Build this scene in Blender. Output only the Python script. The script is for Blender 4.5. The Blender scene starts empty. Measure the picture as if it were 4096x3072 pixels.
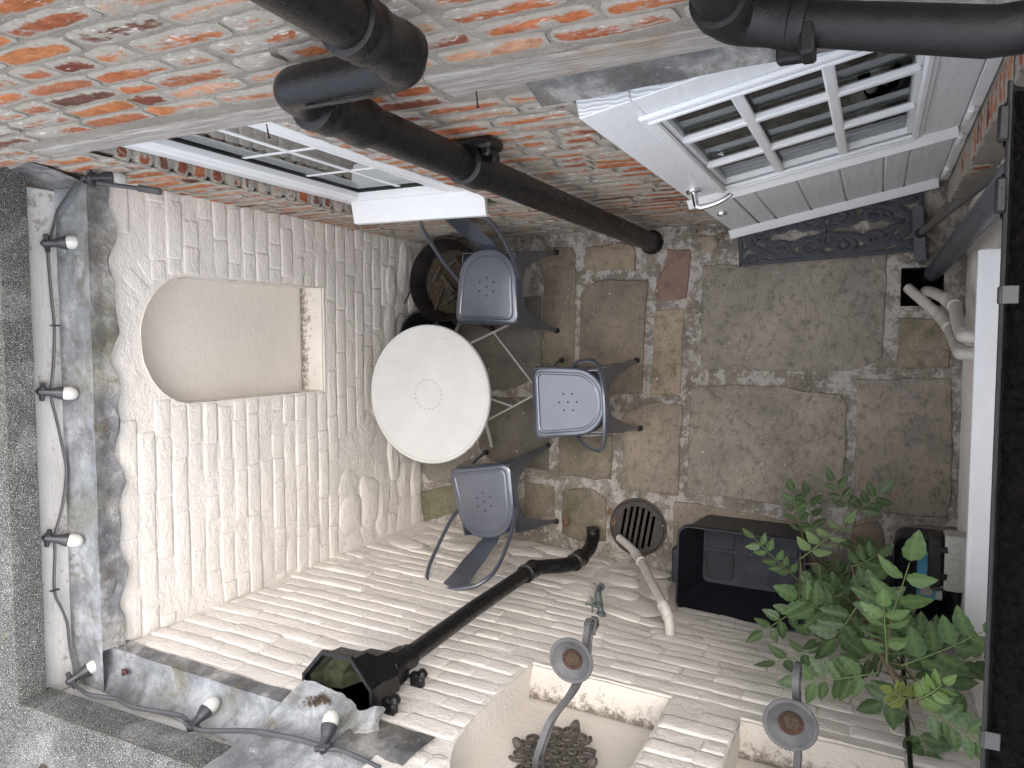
import bpy, bmesh, math, random
from mathutils import Vector, Matrix, noise as mn
random.seed(7)
S = bpy.context.scene
COL = S.collection
# ---------------------------------------------------------------- camera, sky, sun, exposure
RX = Vector((-0.0003, -0.8991, -0.4377)); RY = Vector((-0.9980, -0.0271, 0.0564)); RZ = Vector((-0.0626, 0.4369, -0.8973))
CAMLOC = Vector((0.0, 0.0, 3.7)); FPX = 2993.8
cd = bpy.data.cameras.new('camera'); cam = bpy.data.objects.new('camera', cd); COL.objects.link(cam)
cam.matrix_world = Matrix(((RX.x, -RY.x, -RZ.x, CAMLOC.x), (RX.y, -RY.y, -RZ.y, CAMLOC.y), (RX.z, -RY.z, -RZ.z, CAMLOC.z), (0, 0, 0, 1)))
cd.sensor_width = 36.0; cd.lens = FPX / 4096 * 36.0; cd.clip_start = 0.02; cd.clip_end = 300
S.camera = cam
W = bpy.data.worlds.new('World'); S.world = W; W.use_nodes = True
wn = W.node_tree; wn.nodes.clear()
wo = wn.nodes.new('ShaderNodeOutputWorld'); wb = wn.nodes.new('ShaderNodeBackground')
sk = wn.nodes.new('ShaderNodeTexSky'); sk.sky_type = 'NISHITA'; sk.sun_disc = False
SUN_EL, SUN_AZ = math.radians(60), math.radians(140)
sk.sun_elevation = SUN_EL; sk.sun_rotation = SUN_AZ; sk.dust_density = 3.0; sk.ozone_density = 1.0
hs = wn.nodes.new('ShaderNodeHueSaturation'); hs.inputs['Saturation'].default_value = 0.58
wn.links.new(sk.outputs[0], hs.inputs['Color']); wn.links.new(hs.outputs[0], wb.inputs['Color'])
wb.inputs['Strength'].default_value = 0.15
wn.links.new(wb.outputs[0], wo.inputs[0])
sd = bpy.data.lights.new('sun', 'SUN'); sd.energy = 1.3; sd.angle = math.radians(160); sd.color = (1.0, 0.94, 0.86)
so = bpy.data.objects.new('sun', sd); COL.objects.link(so)
sdir = Vector((math.sin(SUN_AZ) * math.cos(SUN_EL), math.cos(SUN_AZ) * math.cos(SUN_EL), math.sin(SUN_EL)))
so.rotation_euler = sdir.to_track_quat('Z', 'Y').to_euler(); so.location = (0, 0, 9)
S.view_settings.view_transform = 'Standard'; S.view_settings.look = 'None'
S.view_settings.exposure = 1.82; S.view_settings.gamma = 1.0; S.view_settings.use_curve_mapping = False
S.cycles.max_bounces = 12; S.cycles.diffuse_bounces = 8; S.cycles.glossy_bounces = 4; S.cycles.transparent_max_bounces = 8
S.cycles.sample_clamp_indirect = 4.0

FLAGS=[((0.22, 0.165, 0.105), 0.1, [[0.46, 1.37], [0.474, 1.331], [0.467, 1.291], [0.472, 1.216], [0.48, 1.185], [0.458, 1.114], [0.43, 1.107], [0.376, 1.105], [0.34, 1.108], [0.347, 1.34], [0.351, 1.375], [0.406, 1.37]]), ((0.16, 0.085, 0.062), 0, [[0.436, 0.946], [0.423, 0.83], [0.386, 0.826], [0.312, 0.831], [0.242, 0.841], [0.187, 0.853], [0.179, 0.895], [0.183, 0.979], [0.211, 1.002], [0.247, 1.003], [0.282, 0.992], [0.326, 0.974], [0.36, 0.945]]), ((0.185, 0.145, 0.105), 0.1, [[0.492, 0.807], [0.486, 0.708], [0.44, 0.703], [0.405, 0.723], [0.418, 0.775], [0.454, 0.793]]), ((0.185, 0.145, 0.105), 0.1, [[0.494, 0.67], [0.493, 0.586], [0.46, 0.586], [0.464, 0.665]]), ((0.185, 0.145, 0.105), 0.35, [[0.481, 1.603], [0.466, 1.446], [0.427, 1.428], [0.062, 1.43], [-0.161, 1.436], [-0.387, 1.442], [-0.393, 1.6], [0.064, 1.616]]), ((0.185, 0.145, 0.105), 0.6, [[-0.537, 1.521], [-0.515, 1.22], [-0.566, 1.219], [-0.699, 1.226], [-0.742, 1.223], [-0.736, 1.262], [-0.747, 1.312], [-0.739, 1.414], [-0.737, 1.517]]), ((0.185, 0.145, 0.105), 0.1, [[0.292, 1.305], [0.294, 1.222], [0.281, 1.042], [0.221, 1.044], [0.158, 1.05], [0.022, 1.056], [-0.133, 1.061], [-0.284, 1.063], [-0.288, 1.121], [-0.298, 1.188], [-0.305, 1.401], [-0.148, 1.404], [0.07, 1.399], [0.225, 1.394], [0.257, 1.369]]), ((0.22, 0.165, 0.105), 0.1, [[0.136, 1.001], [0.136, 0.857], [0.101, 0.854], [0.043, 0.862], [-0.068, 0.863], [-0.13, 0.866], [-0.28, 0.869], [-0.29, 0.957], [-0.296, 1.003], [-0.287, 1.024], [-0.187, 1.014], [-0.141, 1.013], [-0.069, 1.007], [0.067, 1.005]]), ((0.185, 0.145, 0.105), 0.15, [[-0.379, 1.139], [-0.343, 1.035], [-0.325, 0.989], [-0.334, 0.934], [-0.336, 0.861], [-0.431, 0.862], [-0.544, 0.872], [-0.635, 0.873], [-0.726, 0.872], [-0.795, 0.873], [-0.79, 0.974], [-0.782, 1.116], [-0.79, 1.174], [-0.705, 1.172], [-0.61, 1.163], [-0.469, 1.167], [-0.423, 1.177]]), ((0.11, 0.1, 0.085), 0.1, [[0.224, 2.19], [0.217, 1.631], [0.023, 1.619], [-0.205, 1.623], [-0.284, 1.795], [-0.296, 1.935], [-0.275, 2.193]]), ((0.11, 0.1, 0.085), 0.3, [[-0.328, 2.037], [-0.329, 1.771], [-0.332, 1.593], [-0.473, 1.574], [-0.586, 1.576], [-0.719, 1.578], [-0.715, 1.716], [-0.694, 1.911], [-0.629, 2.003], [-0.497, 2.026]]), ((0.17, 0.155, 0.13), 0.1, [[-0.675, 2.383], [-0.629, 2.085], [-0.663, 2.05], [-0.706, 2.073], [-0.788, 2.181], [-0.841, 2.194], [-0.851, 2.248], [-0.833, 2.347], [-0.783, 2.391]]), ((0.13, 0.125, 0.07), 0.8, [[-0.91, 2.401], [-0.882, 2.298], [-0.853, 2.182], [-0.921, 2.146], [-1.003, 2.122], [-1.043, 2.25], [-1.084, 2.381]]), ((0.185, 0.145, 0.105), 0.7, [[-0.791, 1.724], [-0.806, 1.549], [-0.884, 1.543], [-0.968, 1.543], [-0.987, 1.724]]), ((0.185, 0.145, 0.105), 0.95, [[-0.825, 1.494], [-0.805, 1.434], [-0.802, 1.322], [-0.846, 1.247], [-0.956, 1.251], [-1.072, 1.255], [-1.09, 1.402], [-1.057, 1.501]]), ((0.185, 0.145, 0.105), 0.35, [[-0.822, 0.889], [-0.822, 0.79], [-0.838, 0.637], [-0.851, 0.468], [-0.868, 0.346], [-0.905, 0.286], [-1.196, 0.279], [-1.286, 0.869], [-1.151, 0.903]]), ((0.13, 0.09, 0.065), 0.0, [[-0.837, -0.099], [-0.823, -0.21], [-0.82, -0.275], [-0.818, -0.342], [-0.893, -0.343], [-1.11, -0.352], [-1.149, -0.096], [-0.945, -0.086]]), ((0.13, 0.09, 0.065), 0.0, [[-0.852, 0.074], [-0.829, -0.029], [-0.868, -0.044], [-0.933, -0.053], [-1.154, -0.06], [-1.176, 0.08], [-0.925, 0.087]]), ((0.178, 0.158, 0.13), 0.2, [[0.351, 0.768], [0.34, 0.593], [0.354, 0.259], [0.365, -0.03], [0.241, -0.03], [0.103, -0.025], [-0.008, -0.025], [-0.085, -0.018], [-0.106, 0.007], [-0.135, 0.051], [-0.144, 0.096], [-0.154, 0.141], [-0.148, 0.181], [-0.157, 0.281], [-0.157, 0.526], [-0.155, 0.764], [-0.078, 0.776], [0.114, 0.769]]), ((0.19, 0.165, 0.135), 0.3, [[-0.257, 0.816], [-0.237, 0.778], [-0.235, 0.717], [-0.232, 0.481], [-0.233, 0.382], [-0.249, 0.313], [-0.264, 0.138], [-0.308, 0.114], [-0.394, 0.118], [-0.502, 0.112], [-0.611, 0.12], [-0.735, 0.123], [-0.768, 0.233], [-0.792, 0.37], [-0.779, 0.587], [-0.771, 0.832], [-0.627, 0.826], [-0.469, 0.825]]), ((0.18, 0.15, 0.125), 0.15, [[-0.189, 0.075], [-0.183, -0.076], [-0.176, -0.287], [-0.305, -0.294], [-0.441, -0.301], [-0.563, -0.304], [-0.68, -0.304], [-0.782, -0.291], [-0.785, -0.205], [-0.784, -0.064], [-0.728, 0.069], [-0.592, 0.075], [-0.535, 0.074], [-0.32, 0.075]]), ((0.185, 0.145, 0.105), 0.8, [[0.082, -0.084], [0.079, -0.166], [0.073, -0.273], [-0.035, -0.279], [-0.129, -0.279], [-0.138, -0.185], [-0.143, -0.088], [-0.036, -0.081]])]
CABLE_FAR=[[0.639, 2.545, 1.946], [0.569, 2.545, 1.925], [0.54, 2.545, 1.929], [0.496, 2.545, 1.963], [0.444, 2.545, 2.011], [0.394, 2.545, 2.057], [0.322, 2.545, 2.079], [0.301, 2.545, 2.083], [0.263, 2.545, 2.084], [0.135, 2.545, 2.078], [0.038, 2.545, 2.072], [-0.081, 2.545, 2.079], [-0.173, 2.545, 2.091], [-0.223, 2.545, 2.09], [-0.278, 2.545, 2.078], [-0.385, 2.545, 2.059], [-0.471, 2.545, 2.049], [-0.59, 2.545, 2.068], [-0.681, 2.545, 2.097], [-0.758, 2.545, 2.101], [-0.879, 2.545, 2.108], [-0.942, 2.545, 2.087], [-1.006, 2.545, 2.067], [-1.1, 2.545, 2.06], [-1.176, 2.545, 2.056]]
CABLE_SIDE=[[-1.2, 2.475, 2.091], [-1.2, 2.407, 2.112], [-1.2, 2.355, 2.123], [-1.2, 2.298, 2.115], [-1.2, 2.239, 2.103], [-1.2, 2.163, 2.115], [-1.2, 2.086, 2.107], [-1.2, 1.97, 2.087], [-1.2, 1.925, 2.094], [-1.2, 1.877, 2.112], [-1.2, 1.833, 2.124], [-1.2, 1.76, 2.092], [-1.2, 1.687, 2.058], [-1.2, 1.611, 2.043], [-1.2, 1.521, 2.032], [-1.2, 1.449, 2.031], [-1.2, 1.415, 2.035], [-1.2, 1.379, 2.024], [-1.2, 1.308, 2.031], [-1.2, 1.214, 2.049]]
FRONDS=[[[-0.915, 0.234, 0.75], [-0.747, 0.388, 0.85], 5, 0.055, 1], [[-0.769, 0.215, 0.95], [-0.597, 0.078, 1.1], 4, 0.06, 2], [[-0.855, -0.047, 1.55], [-0.659, -0.033, 1.7], 5, 0.06, 3], [[-0.756, -0.057, 1.45], [-0.579, -0.091, 1.55], 2, 0.085, 3], [[-0.893, -0.084, 1.45], [-0.751, -0.261, 1.5], 4, 0.085, 1], [[-0.945, -0.028, 1.4], [-0.988, 0.163, 1.45], 5, 0.07, 1], [[-0.924, -0.117, 1.6], [-0.971, -0.262, 1.65], 5, 0.06, 1], [[-1.022, 0.153, 1.1], [-1.091, 0.275, 1.1], 2, 0.07, 0], [[-0.944, 0.221, 0.95], [-1.03, 0.33, 1.0], 3, 0.065, 0], [[-0.919, 0.105, 1.05], [-0.861, 0.21, 1.1], 3, 0.085, 1], [[-0.886, 0.139, 0.7], [-0.912, 0.212, 0.75], 2, 0.05, 0], [[-0.833, 0.218, 0.35], [-0.656, 0.243, 0.4], 3, 0.06, 0], [[-0.823, 0.245, 0.5], [-0.607, 0.283, 0.6], 4, 0.055, 0], [[-0.718, 0.075, 0.35], [-0.591, 0.144, 0.4], 3, 0.06, 0], [[-0.735, 0.059, 0.3], [-0.634, -0.023, 0.35], 3, 0.07, 0], [[-0.879, -0.039, 0.4], [-0.835, 0.059, 0.45], 3, 0.06, 0], [[-1.071, -0.149, 1.15], [-0.913, -0.073, 1.25], 3, 0.09, 0], [[-0.874, -0.104, 1.7], [-0.802, -0.158, 1.75], 6, 0.04, 4], [[-0.871, -0.097, 1.7], [-0.846, -0.059, 1.74], 5, 0.035, 5], [[-1.029, -0.108, 1.3], [-1.07, -0.048, 1.3], 2, 0.08, 0], [[-1.105, -0.125, 1.35], [-1.162, -0.158, 1.35], 2, 0.08, 0], [[-0.862, 0.084, 1.0], [-0.887, 0.169, 1.05], 3, 0.085, 1], [[-0.87, 0.038, 1.1], [-0.975, 0.096, 1.1], 3, 0.085, 0], [[-0.947, -0.2, 1.2], [-0.866, -0.122, 1.25], 3, 0.085, 0], [[-0.951, -0.177, 1.25], [-1.018, -0.215, 1.25], 2, 0.085, 0], [[-0.919, 0.076, 0.6], [-0.875, 0.131, 0.65], 3, 0.05, 0], [[-0.954, 0.078, 0.85], [-0.83, -0.01, 0.9], 3, 0.075, 1], [[-0.949, -0.032, 1.2], [-0.996, 0.031, 1.25], 3, 0.075, 0], [[-0.934, -0.084, 1.15], [-0.783, -0.023, 1.2], 4, 0.085, 0], [[-0.95, -0.233, 1.2], [-0.928, -0.299, 1.2], 2, 0.085, 0], [[-0.913, 0.14, 0.527], [-0.975, 0.214, 0.577], 3, 0.0563303019135918, 0], [[-1.109, 0.072, 0.833], [-0.993, 0.046, 0.883], 3, 0.05943856351380635, 0], [[-0.975, 0.043, 0.503], [-1.047, -0.004, 0.553], 3, 0.05928800865157833, 0], [[-1.044, -0.075, 0.85], [-0.934, -0.099, 0.9], 3, 0.0588687123603848, 0], [[-0.994, 0.099, 0.877], [-0.883, 0.11, 0.927], 3, 0.07260101502722399, 0], [[-1.058, 0.174, 0.703], [-0.958, 0.217, 0.753], 3, 0.05855580348481569, 0], [[-0.797, 0.058, 0.883], [-0.736, -0.018, 0.933], 3, 0.06595277739174107, 0], [[-1.088, 0.099, 0.891], [-1.041, 0.176, 0.941], 3, 0.0719608817644727, 0], [[-0.978, 0.048, 0.666], [-0.914, 0.123, 0.716], 3, 0.05822641212243217, 0], [[-1.211, 0.113, 0.473], [-1.204, 0.018, 0.523], 3, 0.06752701491079807, 0], [[-1.05, 0.118, 0.621], [-1.067, 0.209, 0.671], 3, 0.07494557748344224, 0], [[-0.96, 0.139, 0.766], [-1.033, 0.108, 0.816], 3, 0.06052609669919366, 0], [[-1.088, 0.09, 0.729], [-1.167, 0.124, 0.779], 3, 0.07308630203061316, 0], [[-0.816, 0.167, 0.833], [-0.896, 0.15, 0.883], 3, 0.06730864150257394, 0], [[-0.955, 0.131, 0.68], [-1.024, 0.087, 0.73], 3, 0.055856223755640394, 0], [[-1.091, -0.012, 0.817], [-1.031, -0.09, 0.867], 3, 0.07419735183225902, 0]]
STEM=[[-1.09, 0.098, 0.0], [-0.991, 0.066, 0.5], [-0.944, 0.015, 0.95], [-0.896, -0.046, 1.45], [-0.891, -0.081, 1.58], [-0.898, -0.113, 1.66]]
STEM2=[[-1.078, 0.118, 0.0], [-0.996, 0.155, 0.35], [-0.892, 0.222, 0.7], [-0.783, 0.224, 0.9]]
MAT=[[0.336, 0.596], [0.369, -0.175], [0.628, -0.16], [0.56, 0.607]]
PATCH=[[-1.048, 1.507], [-1.057, 1.445], [-1.075, 1.4], [-1.085, 1.308], [-1.067, 1.279], [-1.088, 1.269], [-1.144, 1.275], [-1.196, 1.252], [-1.226, 1.214]]
PATCH2=[[-1.028, 1.474], [-1.08, 1.557], [-1.133, 1.614], [-1.175, 1.66], [-1.237, 1.72], [-1.332, 1.787], [-1.283, 1.7], [-1.186, 1.575], [-1.192, 1.536], [-1.176, 1.421], [-1.186, 1.319]]

# ---------------------------------------------------------------- materials
class Mat:
    def __init__(s, name):
        s.m = bpy.data.materials.new(name); s.m.use_nodes = True
        s.t = s.m.node_tree; s.b = s.t.nodes['Principled BSDF']; s.o = s.t.nodes['Material Output']
        g = s.t.nodes.new('ShaderNodeNewGeometry'); s.pos = g.outputs['Position']; s.geo = g
        s.oi = s.t.nodes.new('ShaderNodeObjectInfo')
        tc = s.t.nodes.new('ShaderNodeTexCoord'); s.obj = tc.outputs['Object']
    def L(s, a, b): s.t.links.new(a, b)
    def noise(s, scale, detail=4, rough=0.6, src=None, stretch=None, dist=0.0):
        n = s.t.nodes.new('ShaderNodeTexNoise'); n.inputs['Scale'].default_value = scale
        n.inputs['Detail'].default_value = detail; n.inputs['Roughness'].default_value = rough; n.inputs['Distortion'].default_value = dist
        v = src or s.pos
        if stretch:
            mp = s.t.nodes.new('ShaderNodeMapping'); mp.inputs['Scale'].default_value = stretch
            s.L(v, mp.inputs['Vector']); v = mp.outputs[0]
        s.L(v, n.inputs['Vector']); return n.outputs['Fac']
    def voro(s, scale, feature='F1', src=None):
        n = s.t.nodes.new('ShaderNodeTexVoronoi'); n.feature = feature; n.inputs['Scale'].default_value = scale
        s.L(src or s.pos, n.inputs['Vector']); return n.outputs['Distance']
    def ramp(s, fac, stops, interp='LINEAR'):
        r = s.t.nodes.new('ShaderNodeValToRGB'); r.color_ramp.interpolation = interp
        e = r.color_ramp.elements
        while len(e) < len(stops): e.new(0.5)
        for i, (p, c) in enumerate(stops):
            e[i].position = p
            e[i].color = (c, c, c, 1) if isinstance(c, (int, float)) else (c[0], c[1], c[2], 1)
        s.L(fac, r.inputs['Fac']); return r.outputs['Color']
    def mix(s, fac, a, b, mode='MIX'):
        n = s.t.nodes.new('ShaderNodeMix'); n.data_type = 'RGBA'; n.blend_type = mode
        for k, v in ((0, fac), (6, a), (7, b)):
            if isinstance(v, (int, float)): n.inputs[k].default_value = v if k == 0 else (v, v, v, 1)
            elif isinstance(v, tuple): n.inputs[k].default_value = (v[0], v[1], v[2], 1)
            else: s.L(v, n.inputs[k])
        return n.outputs[2]
    def math(s, op, a, b=0.0):
        n = s.t.nodes.new('ShaderNodeMath'); n.operation = op
        for k, v in ((0, a), (1, b)):
            if isinstance(v, (int, float)): n.inputs[k].default_value = v
            else: s.L(v, n.inputs[k])
        return n.outputs[0]
    def attr(s, name):
        n = s.t.nodes.new('ShaderNodeAttribute'); n.attribute_name = name; return n.outputs['Fac']
    def col(s, c):
        if isinstance(c, tuple): s.b.inputs['Base Color'].default_value = (c[0], c[1], c[2], 1)
        else: s.L(c, s.b.inputs['Base Color'])
        return s
    def rough(s, r):
        if isinstance(r, (int, float)): s.b.inputs['Roughness'].default_value = r
        else: s.L(r, s.b.inputs['Roughness'])
        return s
    def bump(s, h, dist=0.004, strength=1.0):
        n = s.t.nodes.new('ShaderNodeBump'); n.inputs['Distance'].default_value = dist; n.inputs['Strength'].default_value = strength
        s.L(h, n.inputs['Height']); s.L(n.outputs[0], s.b.inputs['Normal']); return s
    def set(s, **k):
        for a, v in k.items(): s.b.inputs[a.replace('_', ' ')].default_value = v
        return s

def simple(name, c, rough=0.5, var=0.15, scale=20, bump=0.0, bscale=120, metallic=0.0, spec=0.5):
    m = Mat(name); n = m.noise(scale, 5)
    lo = tuple(x * (1 - var) for x in c); hi = tuple(min(1, x * (1 + var)) for x in c)
    m.col(m.ramp(n, [(0.3, lo), (0.7, hi)])); m.rough(rough); m.b.inputs['Metallic'].default_value = metallic
    m.b.inputs['Specular IOR Level'].default_value = spec
    if bump: m.bump(m.noise(bscale, 4), bump)
    return m.m

def m_brick(name='weathered_brick', island=False):
    m = Mat(name)
    if island:
        base = m.ramp(m.geo.outputs['Random Per Island'], [(0, (.10, .05, .035)), (.25, (.30, .10, .05)), (.6, (.42, .15, .065)), (1, (.46, .20, .10))])
    else: base = m.oi.outputs['Color']
    n1 = m.noise(28, 5, .65); n2 = m.noise(90, 4, .7); n3 = m.noise(2.3, 4, .6); n4 = m.noise(14, 6, .7, stretch=(1, .45, 1.3), dist=.6)
    c = m.mix(m.ramp(n1, [(.35, 0), (.7, 1)]), m.mix(.8, base, (.42, .36, .30), 'MULTIPLY'), base)
    c = m.mix(m.ramp(n2, [(.62, 0), (.7, .6)]), c, (.10, .06, .045))
    lime = m.mix(m.noise(40), (.28, .25, .212), (.42, .385, .34))
    e = m.attr('edge')
    # lime smear: its own ragged patches, heavier at the arrises and where the old wash survives
    sx = m.t.nodes.new('ShaderNodeSeparateXYZ'); m.L(m.pos, sx.inputs[0])
    low = m.ramp(m.math('MULTIPLY', sx.outputs[2], .4), [(.1, .10), (.6, 0)])
    f = m.math('ADD', m.math('MULTIPLY', e, .20), m.math('ADD', m.math('ADD', m.math('MULTIPLY', n4, .75), m.math('MULTIPLY', m.noise(62, 4, .7), .22)), m.math('ADD', low, m.math('MULTIPLY', n3, .62))))
    f = m.ramp(f, [(.80, 0), (.87, 1)])
    c = m.mix(f, c, lime)
    wash = m.ramp(m.math('ADD', m.noise(55, 5, .75, stretch=(1, .4, 1.5)), m.math('MULTIPLY', n3, .5)), [(.86, 0), (.9, 1)])
    c = m.mix(wash, c, (.58, .55, .51))
    m.col(c).rough(.9).bump(m.math('ADD', m.math('MULTIPLY', n2, .5), n4), .006, .9)
    m.b.inputs['Specular IOR Level'].default_value = .2
    return m.m

def m_mortar():
    m = Mat('lime_mortar'); n = m.noise(5, 6, .65); n2 = m.noise(160, 3, .7); n3 = m.noise(30, 5, .7, stretch=(1, .4, 1.4))
    c = m.ramp(n, [(.3, (.23, .208, .178)), (.55, (.31, .282, .245)), (.75, (.38, .35, .308))])
    c = m.mix(m.ramp(n3, [(.6, 0), (.7, .7)]), c, (.47, .44, .40))
    red = m.ramp(m.noise(9, 6, .75, stretch=(1, .5, 1.6)), [(.62, 0), (.70, .55)])
    c = m.mix(red, c, (.36, .16, .09))
    c = m.mix(m.ramp(n2, [(.25, .6), (.42, 0)]), c, (.14, .12, .10))
    m.col(c).rough(.95).bump(m.math('ADD', n2, m.math('MULTIPLY', n3, 1.5)), .005)
    m.b.inputs['Specular IOR Level'].default_value = .15
    return m.m

def m_paint(name, c=(.77, .728, .675), dirt=0.0, bumpd=.0045):
    m = Mat(name); n = m.noise(3, 5); n2 = m.noise(70, 6, .7); n3 = m.noise(18, 6, .65, stretch=(1, 1, 2.0)); n4 = m.noise(230, 3)
    cc = m.ramp(n, [(.3, tuple(x * .93 for x in c)), (.7, tuple(min(1, x * 1.05) for x in c))])
    cc = m.mix(m.ramp(m.noise(1.3, 6, .7), [(.55, 0), (.8, .25)]), cc, (.58, .53, .46))
    cc = m.mix(m.ramp(m.noise(45, 5, .8, dist=1.0), [(.30, .5), (.36, 0)]), cc, (.44, .37, .28))
    if dirt:
        d = m.ramp(m.math('ADD', m.noise(38, 8, .85, dist=.3), m.math('MULTIPLY', m.attr('edge'), .26)), [(.60, 0), (.74, dirt)])
        cc = m.mix(d, cc, (.12, .09, .065))
    m.col(cc).rough(.62)
    m.bump(m.math('ADD', m.math('MULTIPLY', n4, .25), m.math('ADD', m.math('MULTIPLY', n3, 1.2), m.math('ADD', n2, m.math('MULTIPLY', m.noise(34, 5, .7, dist=.8), .45)))), bumpd)
    return m.m

def m_flag():
    m = Mat('riven_flagstone'); n = m.noise(3.2, 6, .65); n2 = m.noise(26, 6, .7); n3 = m.noise(130, 4, .75)
    base = m.oi.outputs['Color']
    c = m.mix(m.ramp(n, [(.3, 0), (.7, 1)]), m.mix(1.0, base, (.66, .66, .65), 'MULTIPLY'), m.mix(1.0, base, (1.25, 1.20, 1.12), 'MULTIPLY'))
    c = m.mix(m.ramp(n2, [(.33, .55), (.47, 0)]), c, (.065, .056, .045))
    c = m.mix(m.ramp(n3, [(.60, 0), (.75, .45)]), c, (.30, .26, .21))
    alg = m.math('MULTIPLY', m.oi.outputs['Alpha'], m.ramp(m.noise(4.5, 5, .7), [(.40, 0), (.62, .85)]))
    c = m.mix(alg, c, m.mix(m.noise(40), (.058, .060, .026), (.125, .122, .060)))
    v = m.voro(26); spots = m.ramp(m.math('ADD', v, m.math('MULTIPLY', n, .5)), [(.29, .42), (.34, 0)])
    c = m.mix(spots, c, (.065, .058, .048))
    wash = m.ramp(m.math('ADD', m.noise(11, 7, .75), m.math('MULTIPLY', n, .35)), [(.83, 0), (.86, .7)])
    c = m.mix(wash, c, (.36, .32, .27))
    veins = m.ramp(m.noise(5, 3, .5, stretch=(1, 2.4, 1), dist=2.5), [(.48, 0), (.5, .55), (.52, 0)])
    c = m.mix(veins, c, (.10, .085, .065))
    m.col(c).rough(m.ramp(n2, [(.3, .6), (.7, .9)])).bump(m.math('ADD', m.math('MULTIPLY', n2, 1.2), m.math('ADD', m.math('MULTIPLY', n, 2.5), m.math('MULTIPLY', n3, .5))), .006)
    m.b.inputs['Specular IOR Level'].default_value = .3
    return m.m

def m_pointing():
    m = Mat('floor_pointing'); n = m.noise(5, 6, .7); n2 = m.noise(60, 6, .75); n3 = m.noise(200, 3)
    c = m.ramp(n, [(.3, (.15, .13, .108)), (.5, (.26, .232, .198)), (.7, (.36, .328, .288))])
    c = m.mix(m.ramp(m.math('ADD', m.noise(13, 7, .75), m.math('MULTIPLY', n, .3)), [(.645, 0), (.69, .85)]), c, (.49, .462, .425))
    c = m.mix(m.ramp(n2, [(.33, .7), (.46, 0)]), c, (.07, .06, .05))
    g = m.ramp(m.noise(3, 5), [(.6, 0), (.75, .5)]); c = m.mix(g, c, (.09, .085, .04))
    m.col(c).rough(.95).bump(m.math('ADD', n2, m.math('MULTIPLY', n3, .6)), .008); m.b.inputs['Specular IOR Level'].default_value = .2
    return m.m

def m_lead(name='weathered_lead', dark=False):
    m = Mat(name); n = m.noise(6, 6, .7); n2 = m.noise(35, 6, .75, stretch=(1, 1, .6)); n3 = m.noise(2, 4)
    if dark: c = m.ramp(n, [(.36, (.07, .07, .075)), (.5, (.15, .15, .155)), (.62, (.32, .315, .30))])
    else: c = m.ramp(n, [(.34, (.11, .115, .12)), (.5, (.215, .228, .24)), (.66, (.37, .385, .40))])
    c = m.mix(m.ramp(n2, [(.60, 0), (.72, .7)]), c, (.50, .51, .51))
    c = m.mix(m.ramp(m.noise(9, 7, .8, dist=.8), [(.52, 0), (.64, .75)]), c, (.11, .09, .062))
    c = m.mix(m.ramp(n3, [(.52, 0), (.66, .5)]), c, (.17, .165, .10))
    m.col(c).rough(m.ramp(n2, [(.3, .42), (.7, .7)])).bump(m.math('ADD', n, m.math('MULTIPLY', n2, .4)), .012)
    m.b.inputs['Metallic'].default_value = .25
    return m.m

def m_felt():
    m = Mat('mineral_felt'); v = m.voro(330); n = m.noise(4, 6, .7, dist=.5); n2 = m.noise(500, 2)
    c = m.ramp(n2, [(.35, (.022, .024, .022)), (.52, (.055, .058, .054)), (.60, (.20, .21, .195)), (.66, (.62, .63, .60))])
    worn = m.mix(m.ramp(n2, [(.5, 0), (.62, 1)]), (.13, .115, .11), (.66, .68, .67))
    c = m.mix(m.ramp(n, [(.50, 0), (.66, .6)]), c, worn)
    c = m.mix(m.ramp(m.noise(11, 5), [(.64, 0), (.7, .6)]), c, (.16, .14, .08))
    m.col(c).rough(.95).bump(n2, .004); m.b.inputs['Specular IOR Level'].default_value = .2
    return m.m

def m_oldpaint():
    m = Mat('flaking_white_timber'); n = m.noise(60, 6, .75, stretch=(.25, .25, 1)); n2 = m.noise(12, 7, .75); n3 = m.noise(3, 3)
    c = m.ramp(n3, [(.3, (.43, .42, .40)), (.7, (.58, .57, .55))])
    c = m.mix(m.ramp(n2, [(.56, 0), (.61, .8)]), c, (.26, .22, .18))
    c = m.mix(m.ramp(n, [(.64, 0), (.72, .6)]), c, (.33, .29, .24))
    m.col(c).rough(.7).bump(m.math('ADD', n, n2), .004)
    return m.m

def m_greytimber():
    m = Mat('silvered_timber'); n = m.noise(14, 6, .7, stretch=(6, .35, 6)); n2 = m.noise(60, 5, .7, stretch=(5, .2, 5)); n3 = m.noise(3, 4)
    c = m.ramp(n, [(.3, (.22, .195, .175)), (.5, (.37, .34, .31)), (.7, (.53, .50, .465))])
    c = m.mix(m.ramp(n2, [(.35, .6), (.5, 0)]), c, (.13, .105, .085))
    c = m.mix(m.ramp(n3, [(.62, 0), (.72, .5)]), c, (.24, .15, .06))
    m.col(c).rough(.85).bump(m.math('ADD', n, n2), .005)
    return m.m

def m_black(name='black_gloss_paint', rough=.3):
    m = Mat(name); n = m.noise(30, 6, .75); n2 = m.noise(130, 4, .7)
    c = m.ramp(n, [(.35, (.004, .004, .0045)), (.65, (.008, .008, .0085))])
    c = m.mix(m.ramp(n2, [(.70, 0), (.76, .5)]), c, (.20, .19, .17))
    c = m.mix(m.ramp(m.noise(5, 6, .75), [(.60, 0), (.76, .3)]), c, (.030, .022, .017)); m.b.inputs['Specular IOR Level'].default_value = .38
    m.col(c).rough(m.ramp(n, [(.3, rough), (.7, rough + .2)])).bump(m.math('ADD', n, m.math('MULTIPLY', n2, .3)), .0025)
    return m.m

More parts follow.
